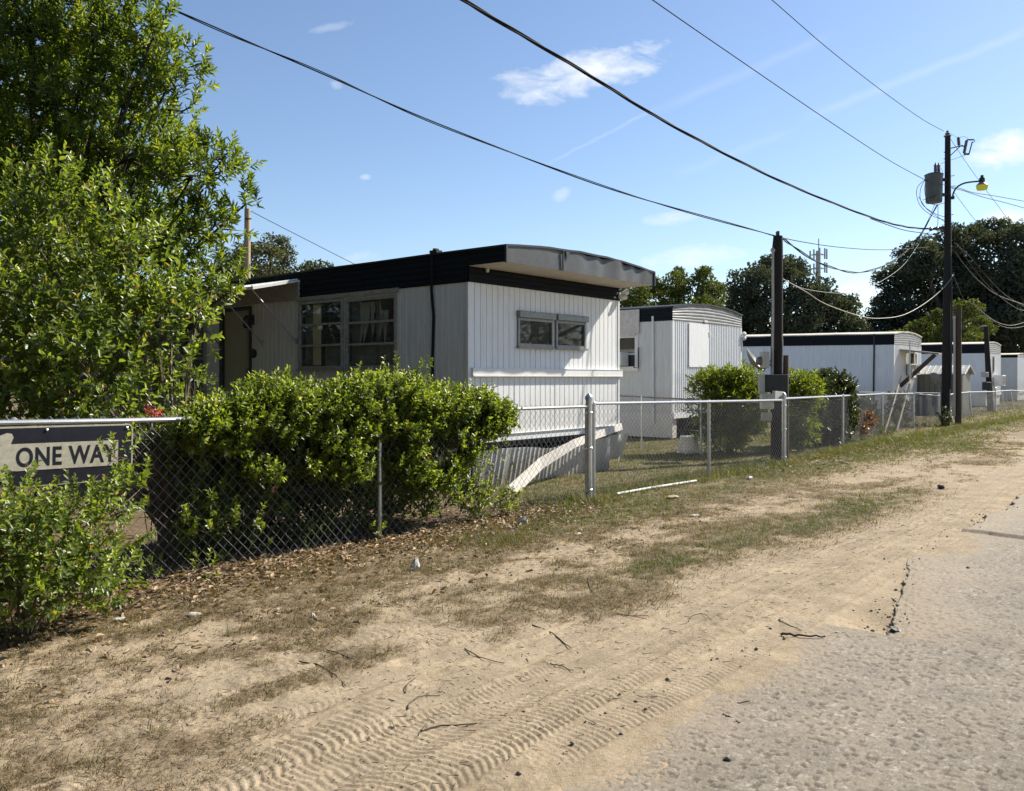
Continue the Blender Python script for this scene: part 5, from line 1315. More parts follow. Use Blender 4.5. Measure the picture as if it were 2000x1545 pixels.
# ------------------------------------------------------------------ plants
def sprigs(C, Dr, n, SL, LL, LW, r, up=.25, tint_tip=None, tint_lo=0, tint_hi=.9, th0=1.25, th1=.45):
    """n leaves set spirally along each shoot; returns leaf arrays and shoot ends"""
    m = len(C); Dr = Dr / (np.linalg.norm(Dr, axis=1, keepdims=True) + 1e-9)
    ref = np.where(np.abs(Dr[:, 2:3]) > .9, np.array([[1., 0, 0]]), np.array([[0, 0, 1.]]))
    a = np.cross(Dr, ref); a /= np.linalg.norm(a, axis=1, keepdims=True); b = np.cross(Dr, a)
    SLv = SL * (.7 + .6 * r.random(m))
    base = r.random(m)                    # whole shoots share a tone: light and dark clumps
    out = []
    for j in range(n):
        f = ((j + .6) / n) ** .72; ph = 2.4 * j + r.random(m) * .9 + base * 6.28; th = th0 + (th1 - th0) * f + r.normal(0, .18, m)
        P = C + Dr * (SLv * f)[:, None] + np.array([0, 0, 1]) * (up * SLv * f * f)[:, None]
        rad = a * np.cos(ph)[:, None] + b * np.sin(ph)[:, None]
        Dl = Dr * np.cos(th)[:, None] + rad * np.sin(th)[:, None]; Dl[:, 2] += .12
        N = Dr - rad * .3 + np.array([0, 0, .35]); sz = (.75 + .45 * r.random(m)) * (1 - .35 * max(0, f - .7) / .3)
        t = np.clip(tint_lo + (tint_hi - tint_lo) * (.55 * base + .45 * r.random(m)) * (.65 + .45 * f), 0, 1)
        if tint_tip is not None and j >= n - 2: t = np.where(r.random(m) < tint_tip, .97 + .03 * r.random(m), t)
        out.append(leaves(P, Dl, N, LL * sz, LW * sz * (.85 + .3 * r.random(m)), t, .22, .18))
    ends = C + Dr * SLv[:, None]; ends[:, 2] += up * SLv
    return join(out), ends
def ell(r, n, c, rad, shell=2.2):
    d = r.normal(0, 1, (n, 3)); d /= np.linalg.norm(d, axis=1, keepdims=True)
    rr = r.random(n) ** (1 / shell)
    return np.array(c) + d * rr[:, None] * np.array(rad), d
def lobe(px, y, d, rx, ry, rd=None):
    c = at(px, y, d); return (c, (rx / F * d, (rd if rd is not None else .5 * (rx + ry) / F * d * 1.1), ry / F * d))
def plant(name, label, cat, lobes, root, leafm, barkm, n_leaf, SL, LL, LW, dens, seed, group=None, trunk_r=.05, up=.25, lift=.5, tip=None, hi=.9, lo=0, stems=3, shell=2.2, crown_name='crown', stem_name='trunk', zmin=.03, sub=5, fork=.45, th=(1.25, .45)):
    r = np.random.default_rng(seed); rn = random.Random(seed); root = Vector(root)
    T = thing(name, label, cat, root, 0, group)
    Cs, Ds, tubes, P0, P1 = [], [], [], [], []
    for (c, rad) in lobes:
        n = max(6, int(dens * (rad[0] * rad[1] + rad[0] * rad[2] + rad[1] * rad[2]) / 3))
        C, d = ell(r, n, c, rad, shell); k = C[:, 2] > zmin; C, d = C[k], d[k]
        Cs.append(C); Ds.append(d * .75 + np.array([0, 0, lift]) + r.normal(0, .35, d.shape))
        for q in C[r.integers(0, len(C), max(3, int(len(C) / max(1, sub))))] if len(C) else []:
            mid = np.array(c) + (q - np.array(c)) * .45 + r.normal(0, .04, 3) - np.array([0, 0, .08 * rad[2]])
            P0 += [np.array(c), mid]; P1 += [mid, q]
    C, Dr = np.concatenate(Cs), np.concatenate(Ds)
    # merge points lying far inside: nothing to hide, they just darken the crown
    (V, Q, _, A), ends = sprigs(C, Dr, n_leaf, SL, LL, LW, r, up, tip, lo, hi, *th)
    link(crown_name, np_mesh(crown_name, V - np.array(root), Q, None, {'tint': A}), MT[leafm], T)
    mb = MB()
    for i, (c, rad) in enumerate(lobes):
        s0 = root + Vector((rn.uniform(-1, 1), rn.uniform(-1, 1), 0)) * trunk_r * (stems > 1) * 2.2
        fz = Vector((root.x + (c.x - root.x) * .12 + rn.uniform(-.1, .1), root.y + (c.y - root.y) * .12, root.z + (c.z - root.z) * fork))
        m1 = fz + (c - fz) * .55 + Vector((rn.uniform(-.08, .08), rn.uniform(-.08, .08), rn.uniform(-.02, .12)))
        rr = trunk_r * (.9 if i == 0 else .45) if stems == 1 else trunk_r * rn.uniform(.5, .9)
        mb.tube([p - root for p in spline([s0 - Vector((0, 0, .05)), fz, m1, c], 4)], [rr * (1 - .065 * k) for k in range(13)], 6)
    st = mb.build(stem_name, MT[barkm], T, True)
    tw0 = np.concatenate([C] + ([np.array(P0)] if P0 else [])); tw1 = np.concatenate([ends] + ([np.array(P1)] if P1 else []))
    r0 = np.concatenate([np.full(len(C), max(.0022, SL * .010)), np.full(len(P0), max(.004, trunk_r * .13))]); r1 = np.concatenate([np.full(len(C), .001), np.full(len(P0), .003)])
    V, Q = prisms(tw0, tw1, r0, r1)
    tag(link('twigs', np_mesh('twigs', V - np.array(root), Q), MT[barkm], T), kind='stuff')
    return T

# big laurel-like tree at the left
lb = [lobe(*a) for a in ((60, 60, 11, 120, 100), (180, 70, 10.9, 80, 75), (300, 70, 10.8, 26, 62, .3), (232, 30, 11, 40, 50), (345, 138, 11, 58, 38), (335, 215, 11, 54, 30), (300, 120, 11.2, 50, 40), (250, 170, 11, 85, 60), (110, 200, 11, 110, 90), (435, 312, 11, 46, 30), (375, 345, 10.8, 75, 42), (480, 398, 11, 28, 26), (250, 310, 11, 110, 70), (100, 340, 11, 120, 80), (420, 440, 11, 62, 40), (330, 470, 10.8, 90, 70), (435, 520, 10.6, 40, 28), (450, 570, 10.4, 28, 14), (220, 500, 11, 120, 80), (385, 580, 10.6, 60, 36),
       (-110, 80, 11, 130, 150), (-120, 330, 11, 140, 130), (60, -120, 11, 150, 100), (200, -80, 11.2, 90, 70), (30, 520, 11.3, 130, 110), (120, 150, 12.6, 150, 130), (200, 380, 12.4, 150, 110), (0, 330, 12.8, 150, 150), (320, 300, 12.2, 70, 80))]
plant('tree', 'tall glossy green tree filling the upper left corner over the trailer', 'tree', lb, at(80, 760, 11.4).xy.to_3d(), 'leaf_tree', 'darkbark', 16, .24, .115, .036, 300, 21, trunk_r=.11, up=.3, lift=.6, stems=1, hi=1.0, sub=4, fork=.4)
# crepe myrtle like bush behind the fence
lb = [lobe(*a) for a in ((40, 430, 8.2, 100, 80), (150, 430, 8.1, 95, 70), (95, 360, 8.2, 50, 50), (255, 520, 8.0, 90, 70), (215, 455, 8.1, 45, 45), (90, 560, 7.8, 120, 90), (335, 600, 8.0, 70, 50), (215, 640, 7.7, 120, 75), (375, 650, 8.0, 42, 30), (60, 700, 7.5, 100, 75), (190, 745, 7.4, 80, 45), (320, 715, 7.9, 60, 40), (275, 780, 7.7, 55, 24), (-90, 560, 7.9, 110, 160), (120, 650, 8.8, 120, 100), (30, 500, 8.9, 120, 100), (395, 590, 8.1, 26, 18), (60, 790, 7.3, 90, 36), (170, 800, 7.2, 70, 26), (-60, 700, 7.4, 90, 110), (20, 620, 7.4, 90, 80), (150, 700, 7.2, 70, 60), (285, 640, 7.9, 60, 60), (240, 810, 7.4, 50, 22), (20, 825, 7.2, 80, 36), (110, 825, 7.1, 60, 32), (200, 835, 7.2, 50, 36), (-60, 840, 7.2, 80, 60))]
plant('shrub', 'large broad leaved crepe myrtle shrub with reddish tips behind the sign', 'shrub', lb, (-3.05, 7.55, 0), 'leaf_bush', 'stem', 11, .24, .078, .042, 420, 22, trunk_r=.035, up=.2, lift=.55, tip=.14, stems=6, hi=.9, sub=9, crown_name='foliage', stem_name='stems', fork=.35, th=(1.15, .6))
# sprawling growth in front of the fence and sign
lb = [lobe(*a) for a in ((60, 1025, 5.35, 110, 44), (165, 1005, 5.6, 75, 36), (235, 972, 5.95, 52, 34), (285, 945, 6.2, 24, 22), (100, 1090, 5.3, 110, 66), (60, 1150, 5.15, 120, 50), (180, 1165, 5.5, 60, 34), (200, 1070, 5.65, 60, 50), (160, 1150, 5.4, 70, 34), (30, 1180, 5.1, 70, 50), (-70, 1060, 5.0, 100, 140), (225, 1135, 5.75, 28, 22), (226, 893, 6.15, 6, 18, .04), (25, 960, 5.35, 28, 12), (275, 1095, 6.05, 26, 12), (40, 1050, 5.6, 90, 90))]
plant('shrub', 'low sprawling shrub spilling in front of the fence below the sign', 'shrub', lb, (-3.05, 5.25, 0), 'leaf_bush', 'stem', 11, .15, .050, .030, 850, 23, trunk_r=.014, up=.3, lift=.5, tip=.16, stems=8, hi=.88, sub=9, crown_name='foliage', stem_name='stems', fork=.3, th=(1.15, .6))

# clipped-over hedge leaning on the fence
HG = thing('hedge', 'leafy hedge with pale blossoms sprawling over the chain link fence before the trailer', 'hedge', (-1.9, 8.9, 0))
r = np.random.default_rng(31)
px_ = np.array([355, 385, 420, 470, 500, 545, 590, 640, 700, 760, 815, 850, 900, 950, 980, 1000]); ty = np.array([836, 812, 794, 776, 756, 746, 758, 748, 752, 742, 746, 754, 762, 776, 790, 812])
by = np.array([860, 905, 930, 960, 975, 985, 960, 965, 980, 1010, 1000, 985, 940, 890, 870, 860])
tx_ = np.array([dF(p) for p in px_]); dd_ = np.array([fp(t)[1] for t in tx_])
topz = EYE + (HY - ty) / F * (dd_ + .15) - .07; botz = np.maximum(.12, EYE + (HY - by) / F * dd_)
def hedge_pts(n, wlo, whi, fz):
    t = tx_[0] + (tx_[-1] - tx_[0]) * r.random(n); w = wlo + (whi - wlo) * r.random(n)
    t = t - .3 * np.clip(w, 0, 1) * 0
    zt, zb = np.interp(t, tx_, topz), np.interp(t, tx_, botz)
    f = fz(n); z = zb + (zt + .14 * (vnoise(t * 2.6, w * 2, 5) - .62) * 2 + .05 * (vnoise(t * 7, w * 5, 6) - .6) - zb) * f
    x = 1.01 + .65 * t - EV[0] * w; y = 11.1 + .76 * t - EV[1] * w
    return np.stack([x, y, z], 1), t, w, f
parts_, tw0, tw1 = [], [], []
def hedge_batch(n, wlo, whi, fz, out, SL, keep=None, hi=.92, tip=None):
    C, t, w, f = hedge_pts(n, wlo, whi, fz)
    k = np.ones(len(C), bool) if keep is None else keep(t, w, f, C)
    pc = CX + F * C[:, 0] / C[:, 1]; yc = HY + F * (EYE - C[:, 2]) / C[:, 1]
    k &= (pc > 335) & (yc > np.interp(pc, px_, ty) + 2 + 22 * vnoise(pc / 38, pc * 0, 71))
    C, t, w = C[k], t[k], w[k]
    Dr = np.stack([EV[0] * out + 0 * t, EV[1] * out + 0 * t, np.full(len(C), .7)], 1) + r.normal(0, .5, C.shape)
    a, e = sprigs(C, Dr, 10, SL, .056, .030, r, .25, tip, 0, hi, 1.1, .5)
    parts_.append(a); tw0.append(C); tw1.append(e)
clump = lambda t, f, s: vnoise(t * 3.2 + s, f * 4.5, 61 + s) * .65 + vnoise(t * 8 + s, f * 9, 63 + s) * .35
hedge_batch(2600, -.14, .75, lambda n: 1.03 - .20 * r.random(n) ** 1.3, .15, .16, lambda t, w, f, C: clump(t, w * .4, 7) > .33, tip=.05)          # sunlit top
hedge_batch(3600, -.16, .14, lambda n: 1 - .85 * r.random(n), .7, .13, lambda t, w, f, C: clump(t, f, 1) > .39 + .25 * (1 - f) + .10 * (t < dF(500)), tip=.08)        # side towards the street
hedge_batch(3000, .05, .85, lambda n: 1 - .95 * r.random(n), .1, .14, lambda t, w, f, C: clump(t, f, 2) > .30)                               # inside
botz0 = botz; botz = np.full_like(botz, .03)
hedge_batch(3400, .12, 1.15, lambda n: .70 * r.random(n), .1, .16, lambda t, w, f, C: (clump(t, f, 4) > .36) & (t < dF(880)), hi=.5)                             # lower growth, shade under the hedge put into darker leaf tints
hedge_batch(500, -.10, .15, lambda n: .5 * r.random(n), .6, .13, lambda t, w, f, C: clump(t, f, 3) > .56, tip=.1)
# stray shoots standing up out of the top
botz = topz - .06
m_ = 130; C, t_, w_, f_ = hedge_pts(m_, -.1, .6, lambda n: .6 + .5 * r.random(n)); C = C[(clump(t_, w_, 9) > .42) & (t_ > dF(530))]
for k in range(4):
    Ck = C + np.array([0, 0, .04 * k]) + .012 * k * r.normal(0, 1, (len(C), 3))
    a_, e_ = sprigs(Ck, r.normal(0, .35, Ck.shape) + np.array([0, 0, 1]), 5, .09, .050, .027, r, .2, .05, 0, .95, 1.1, .5); parts_.append(a_); tw0.append(Ck); tw1.append(e_)
for (c, rad) in [lobe(*a) for a in ((400, 822, 7.55, 34, 20), (450, 815, 7.85, 40, 26), (385, 850, 7.5, 26, 20), (430, 870, 7.7, 40, 26), (490, 800, 8.1, 30, 30))]:
    C, d_ = ell(r, 75, c, rad, 2.2); a_, e_ = sprigs(C, d_ * .6 + np.array([0, 0, .6]) + r.normal(0, .35, d_.shape), 10, .13, .056, .030, r, .25, .05, 0, .92, 1.1, .5); parts_.append(a_); tw0.append(C); tw1.append(e_)
V, Q, _, A = join(parts_)
link('foliage', np_mesh('foliage', V - np.array((-1.9, 8.9, 0)), Q, None, {'tint': A}), MT['leaf_hedge'], HG)
# lanky shoots above the top and the thin hanging end on the right
C = []; Dd = []
for px, y0, y1 in ((772, 738, 700), (812, 742, 712), (835, 745, 705), (552, 745, 730), (500, 760, 748)):
    a, b = at(px, y0, 9.0), at(px + 8, y1, 9.05)
    for k in range(6): C.append(a + (b - a) * (k / 6)); Dd.append((b - a).normalized() + Vector((random.uniform(-.6, .6), random.uniform(-.6, .6), .2)))
for k in range(260):
    px = random.uniform(900, 1012); y = random.uniform(800, 985)
    if (px - 900) / 112 + (y - 850) / 260 > random.uniform(.55, 1.25): continue
    tt = dF(px); q = fp(tt); w = random.uniform(-.05, .25)
    C.append(Vector((q[0] - EV[0] * w, q[1] - EV[1] * w, EYE + (HY - y) / F * q[1]))); Dd.append(Vector((random.uniform(-.5, .5), random.uniform(-.5, .5), random.uniform(-.9, .5))))
C, Dd = np.array(C), np.array(Dd)
(V, Q, _, A), e = sprigs(C, Dd, 7, .11, .044, .025, r, .1, .1, 0, .9, 1.1, .5)
tw0.append(C); tw1.append(e)
link('shoots', np_mesh('shoots', V - np.array((-1.9, 8.9, 0)), Q, None, {'tint': A}), MT['leaf_hedge'], HG)
V, Q = prisms(np.concatenate(tw0), np.concatenate(tw1), .0026, .001)
tag(link('twigs', np_mesh('twigs', V - np.array((-1.9, 8.9, 0)), Q), MT['stem'], HG), kind='stuff')
o_h = Vector((-1.9, 8.9, 0))
for pts_, rr in (((615, 1035, 8.5), (616, 985, 8.5), (600, 965, 8.45), (570, 945, 8.4), (555, 920, 8.5), (580, 880, 8.8)), .026), (((640, 1040, 8.9), (660, 960, 9.0), (690, 900, 9.1), (720, 850, 9.2)), .022), (((500, 1090, 7.9), (490, 1010, 8.0), (470, 930, 8.1), (450, 870, 8.2)), .016), (((760, 1040, 9.1), (770, 950, 9.2), (800, 890, 9.3)), .018), (((900, 1020, 10), (905, 930, 10.1), (930, 860, 10.2)), .014), (((620, 1030, 8.6), (600, 1000, 8.7), (500, 975, 8.6), (430, 950, 8.5)), .013), (((430, 1110, 7.6), (440, 1010, 7.7), (425, 900, 7.8)), .013):
    mb = MB(); P = spline([at(*p) - o_h for p in pts_], 6); P[0].z = -.05; mb.tube(P, [rr * (1 - .5 * i / len(P)) for i in range(len(P))], 7); mb.build('stem', MT['stem'], HG, True)
fl = []
for px, y in ((948, 822), (952, 826), (860, 905), (832, 893), (720, 903), (525, 955)):
    q = fp(dF(px)); c = np.array((q[0] + EV[0] * .05, q[1] + EV[1] * .05, EYE + (HY - y) / F * q[1]))
    m = 7 if px in (948, 952) else 3; fl.append(leaves(c + r.normal(0, .012, (m, 3)), r.normal(0, 1, (m, 3)), r.normal(0, 1, (m, 3)), np.full(m, .028), np.full(m, .024), r.random(m), .2, .1))
V, Q, _, A = join(fl); link('blossom', np_mesh('blossom', V - np.array(o_h), Q, None, {'tint': A}), MT['flower'], HG)
# seedlings poking through the mesh at the foot
seeds = [(430, 1075, 7.35, 26, 16), (405, 1110, 7.1, 24, 14), (300, 1115, 6.55, 30, 16), (330, 1020, 7.0, 34, 18), (720, 1015, 8.35, 24, 20), (790, 985, 8.9, 30, 24)]
for i, (px, y, d, rx, ry) in enumerate(seeds):
    d = gnd(px, y + ry + 6).y; plant('seedling', ('bright seedling pushing through the fence mesh, %s' % ('nearest the left fence post under the hedge stem', 'lowest of the two by the leaf litter', 'beside the sprawling shrub below the sign', 'in the shade right of the sign', 'left of the second fence post', 'right of the second fence post')[i]), 'seedling', [lobe(px, y, d, rx, ry)], (at(px, y, d).x, d, 0), 'leaf_hedge', 'stem', 8, .09, .045, .022, 700, 40 + i, group='seedlings at the fence foot', trunk_r=.006, stems=2, hi=.9, crown_name='foliage', stem_name='stem', fork=.4)
# red-leaved sprigs with a pink flower head between sign and hedge
plant('flowering_shrub', 'small dark leaved shrub with a pink flower head above the fence rail', 'shrub', [lobe(300, 812, 7.3, 30, 16), lobe(300, 870, 7.2, 40, 40), lobe(330, 930, 7.3, 40, 40), lobe(262, 850, 6.9, 22, 30)], at(300, 1000, 7.4).xy.to_3d(), 'leaf_dark', 'stem', 9, .12, .045, .02, 520, 50, trunk_r=.008, stems=4, hi=1, crown_name='foliage', stem_name='stems')
FS = D.objects['flowering_shrub']; of = FS.location
fl = []
for px, y, d, sc, m in ((298, 806, 7.2, .030, 46), (308, 810, 7.2, .026, 36), (290, 803, 7.2, .02, 20), (326, 878, 7.15, .014, 10), (315, 645, 8.0, .012, 8), (258, 816, 6.9, .01, 5)):
    c = np.array(at(px, y, d)); fl.append(leaves(c + r.normal(0, sc, (m, 3)), r.normal(0, 1, (m, 3)), r.normal(0, 1, (m, 3)), np.full(m, .020), np.full(m, .016), r.random(m), .3, .1))
V, Q, _, A = join(fl); link('blossom', np_mesh('blossom', V - np.array(of), Q, None, {'tint': A}), MT['flower'], FS)
plant('sapling', 'slim small leaved sapling standing before the dark trailer door', 'sapling', [lobe(372, 700, 9.9, 8, 30), lobe(372, 742, 9.9, 26, 18), lobe(345, 740, 9.9, 20, 8), lobe(400, 750, 9.9, 18, 8), lobe(375, 780, 9.9, 24, 30), lobe(360, 815, 9.8, 34, 26)], at(372, 990, 9.9).xy.to_3d(), 'leaf_bush', 'stem', 14, .16, .032, .018, 330, 52, trunk_r=.012, stems=1, hi=.85, crown_name='foliage', stem_name='stem', fork=.6)

# bushes farther along
plant('bush', 'round lime green bush with willowy leaves left of the meter pole', 'bush', [lobe(1400, 765, 17.9, 42, 36), lobe(1445, 760, 17.8, 40, 32), lobe(1425, 800, 17.7, 62, 48), lobe(1420, 850, 17.9, 45, 30), lobe(1470, 800, 17.5, 28, 40)], at(1428, 880, 17.9).xy.to_3d(), 'leaf_lime', 'stem', 10, .26, .15, .036, 800, 60, group='bushes along the fence', trunk_r=.03, stems=6, up=0, lift=.5, hi=1, crown_name='foliage', stem_name='stems', fork=.3)
plant('bush', 'narrow lime green bush just right of the meter pole', 'bush', [lobe(1552, 762, 18.3, 24, 26), lobe(1575, 770, 18.4, 22, 28), lobe(1560, 825, 18.4, 22, 36), lobe(1560, 855, 18.3, 20, 18)], at(1560, 880, 18.4).xy.to_3d(), 'leaf_lime', 'stem', 10, .22, .14, .036, 1000, 61, group='bushes along the fence', trunk_r=.025, stems=4, up=0, lift=.45, hi=1, crown_name='foliage', stem_name='stems', fork=.3)
plant('bush', 'squared dark green clipped bush before the long trailer', 'bush', [lobe(1592, 772, 19.6, 22, 32), lobe(1588, 820, 19.6, 20, 40), lobe(1605, 765, 20.1, 28, 34), lobe(1636, 762, 20.4, 26, 32), lobe(1622, 800, 20.2, 38, 40), lobe(1622, 840, 20.1, 36, 26), lobe(1648, 800, 20.5, 14, 56)], at(1622, 870, 20.2).xy.to_3d(), 'leaf_dark', 'stem', 11, .15, .085, .045, 1900, 62, group='bushes along the fence', trunk_r=.03, stems=4, hi=1, crown_name='foliage', stem_name='stems', fork=.3)
plant('bush', 'low rounded dark bush behind the reddish bush', 'bush', [lobe(1683, 800, 23.5, 22, 20), lobe(1690, 815, 23.6, 20, 22)], at(1685, 850, 23.6).xy.to_3d(), 'leaf_dark', 'stem', 9, .14, .10, .05, 1100, 63, group='bushes along the fence', trunk_r=.02, stems=3, hi=1, crown_name='foliage', stem_name='stems')
plant('bush', 'small reddish brown bush at the fence foot', 'bush', [lobe(1684, 822, 21.6, 22, 14), lobe(1676, 836, 21.3, 16, 12)], at(1684, 858, 21.6).xy.to_3d(), 'leaf_red', 'stem', 9, .12, .08, .04, 1300, 64, group='bushes along the fence', trunk_r=.015, stems=3, hi=1, crown_name='foliage', stem_name='stems')
plant('bush', 'grey green vine bush under the bean poles', 'bush', [lobe(1756, 790, 27.6, 22, 20), lobe(1762, 815, 27.6, 16, 22), lobe(1745, 822, 26.5, 20, 10), lobe(1722, 828, 25, 14, 12)], at(1756, 836, 27.4).xy.to_3d(), 'leaf_oak_grey', 'stem', 8, .16, .10, .05, 650, 65, group='bushes along the fence', trunk_r=.02, stems=4, hi=1, crown_name='foliage', stem_name='stems')
plant('vine', 'dark vine wrapped round the foot of the tall pole', 'vine', [lobe(1845, 812, 27.6, 10, 16), lobe(1850, 826, 27.5, 12, 8)], at(1846, 833, 27.6).xy.to_3d(), 'leaf_dark', 'stem', 8, .1, .07, .04, 600, 66, trunk_r=.015, stems=3, hi=1, crown_name='foliage', stem_name='stems')
plant('weed_clump', 'dark weedy clump at the verge edge left of the bean poles', 'weeds', [lobe(1725, 850, 23.0, 24, 9), lobe(1713, 858, 22.0, 9, 8)], at(1722, 862, 22.6).xy.to_3d(), 'leaf_mid', 'stem', 9, .12, .08, .025, 700, 67, trunk_r=.008, stems=3, hi=.8, crown_name='foliage', stem_name='stems')

# trees beyond
def far_tree(label, leafm, lobes, base, dens, LL, seed, trunk_r=.35, hi=1.0, name='tree', group='trees beyond the trailers'):
    r = np.random.default_rng(seed); rn = random.Random(seed); base = Vector(base)
    T = thing(name, label, 'tree', base, 0, group); out = []; mb = MB()
    for (c, rad) in lobes:
        ar = (rad[0] * rad[1] + rad[0] * rad[2] + rad[1] * rad[2]) / 3
        # every lobe breaks into leafy puffs
        npf = max(6, int(5 * ar / (rad[2] * .9) ** 2 + 8))
        pc, pd = ell(r, npf, c, np.array(rad) * .86, 5)
        for q, d_ in zip(pc, pd):
            pr = rad[2] * rn.uniform(.26, .5); n = max(10, int(dens * pr * pr))
            P, d = ell(r, n, q, (pr * 1.15, pr * 1.15, pr * .8), 3.0)
            N = d * .8 + r.normal(0, .6, d.shape) + np.array([0, 0, .3]); Dv = np.cross(N, r.normal(0, 1, N.shape))
            tone = r.random() * .6
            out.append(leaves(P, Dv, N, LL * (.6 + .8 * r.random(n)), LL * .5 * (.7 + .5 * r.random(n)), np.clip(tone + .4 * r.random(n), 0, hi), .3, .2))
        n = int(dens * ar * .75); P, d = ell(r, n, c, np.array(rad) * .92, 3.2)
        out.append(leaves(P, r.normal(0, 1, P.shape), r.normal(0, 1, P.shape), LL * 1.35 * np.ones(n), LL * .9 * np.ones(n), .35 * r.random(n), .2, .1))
        m1 = base + (c - base) * .5 + Vector((rn.uniform(-.4, .4), 0, .4))
        mb.tube([p - base for p in spline([base - Vector((0, 0, .2)), base + Vector(((c.x - base.x) * .1, 0, (c.z - base.z) * .35)), m1, c], 4)], [trunk_r * (1 - .07 * k) for k in range(13)], 7)
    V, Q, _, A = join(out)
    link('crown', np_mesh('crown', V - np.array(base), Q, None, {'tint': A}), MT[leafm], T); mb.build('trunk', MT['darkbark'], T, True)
    return T
def lobes(d, *a): return [lobe(x, y, d + (i % 3 - 1) * .03 * d, rx, ry) for i, (x, y, rx, ry) in enumerate(a)]
def B(px, d): return ((px - CX) / F * d, d, 0)
far_tree('grey green oak behind the nearest trailer roof beside the tan pole', 'leaf_oak_grey', lobes(42, (505, 512, 48, 42), (532, 480, 34, 24), (558, 500, 20, 24), (450, 525, 42, 36), (480, 490, 25, 20), (545, 540, 45, 30)), B(500, 42), 520, .13, 70)
far_tree('low round tree top peeking over the nearest trailer roof', 'leaf_oak_grey', lobes(44, (618, 522, 36, 16), (592, 532, 28, 15), (645, 535, 28, 14), (610, 560, 50, 26)), B(615, 44), 520, .13, 71)
far_tree('mid green tree between the two nearest trailers, left one', 'leaf_mid', lobes(52, (1235, 578, 42, 32), (1262, 560, 30, 24), (1215, 600, 40, 32), (1250, 640, 60, 50)), B(1230, 52), 420, .17, 72)
far_tree('mid green tree with twin peaks above the corrugated trailer', 'leaf_mid', lobes(54, (1320, 556, 40, 28), (1324, 532, 15, 11), (1300, 590, 42, 32), (1374, 545, 24, 26), (1372, 530, 15, 9), (1392, 575, 30, 34), (1345, 610, 70, 50)), B(1330, 54), 420, .17, 73)
far_tree('broad dark live oak before the cell tower', 'leaf_oak', lobes(62, (1468, 560, 60, 40), (1505, 530, 56, 30), (1545, 525, 36, 26), (1582, 570, 56, 38), (1640, 602, 44, 32), (1450, 602, 50, 46), (1530, 615, 80, 52), (1612, 640, 66, 44), (1440, 650, 44, 44), (1664, 640, 24, 34), (1520, 680, 100, 50), (1620, 690, 70, 40)), B(1540, 62), 360, .21, 74, .5)
far_tree('huge dark oak towering at the right edge behind the tall pole', 'leaf_oak', lobes(72, (1800, 505, 52, 42), (1878, 475, 66, 38), (1938, 452, 50, 26), (1985, 470, 50, 36), (1752, 545, 42, 34), (1850, 550, 92, 62), (1950, 550, 84, 72), (1742, 605, 42, 48), (1782, 645, 74, 46), (1900, 645, 104, 62), (2020, 590, 62, 92), (1980, 680, 80, 50), (1820, 700, 100, 40), (1718, 660, 44, 46), (1850, 620, 90, 60), (1960, 620, 80, 70), (2080, 520, 60, 80)), B(1880, 72), 300, .24, 75, .55)
far_tree('lighter feathery tree in front of the huge dark oak', 'leaf_mid', lobes(54, (1888, 602, 36, 20), (1842, 622, 40, 20), (1800, 640, 34, 18), (1758, 662, 36, 18), (1722, 682, 36, 14), (1912, 640, 30, 26), (1862, 655, 62, 28), (1790, 680, 60, 24), (1880, 690, 60, 30)), B(1840, 54), 420, .17, 76, .2)
# unseen trees: the panes mirror some, others are added to dim the side wall
OUT = ((-12.8, 7, 'dense oak outside the frame to the left that the side windows mirror'), (-9, -3.5, 'unseen oak added behind the left street side to block sky light'), (-1, -11, 'unseen oak added behind the viewer to block sky light'), (-16, 15.8, 'second oak outside the frame beyond the left yard corner'))
for i, (x, y, lb_) in enumerate(OUT):
    far_tree(lb_, 'leaf_oak', [(Vector((x, y, 8)), (5.2, 5.2, 4.2)), (Vector((x + 1.5, y - 3, 5)), (4, 4, 3)), (Vector((x - 1, y + 3, 5)), (4, 4, 3)), (Vector((x + .5, y + 2, 2)), (4, 5, 2)), (Vector((x, y - 3, 2)), (4, 5, 2))], (x, y, 0), 300, .19, 77 + i, .4, .5)
far_tree('oak across the road outside the frame mirrored in the end windows', 'leaf_oak', [(Vector((30, 14, 4.0)), (4, 5, 3.2)), (Vector((30, 22, 4.5)), (4, 5, 3.5)), (Vector((29, 7, 3.6)), (4, 4, 3))], (30, 14, 0), 50, .3, 89, .4)
# scrub closing the view under the crowns
r = np.random.default_rng(90); n = 26000
k = r.uniform(-.75, .75, n); d = r.uniform(78, 92, n); z = 5.2 * r.random(n) * (.5 + .5 * vnoise(k * 14, 0 * k, 3))
P = np.stack([k * d, d, z], 1)
V, Q, _, A = leaves(P, r.normal(0, 1, P.shape), r.normal(0, 1, P.shape), .9 * np.ones(n), .6 * np.ones(n), r.random(n) * .7, .2, .1)
tag(link('woodland', np_mesh('woodland', V, Q, None, {'tint': A}), MT['leaf_oak']), 'dark scrub and woodland edge far behind the trailers', 'woodland', kind='stuff')
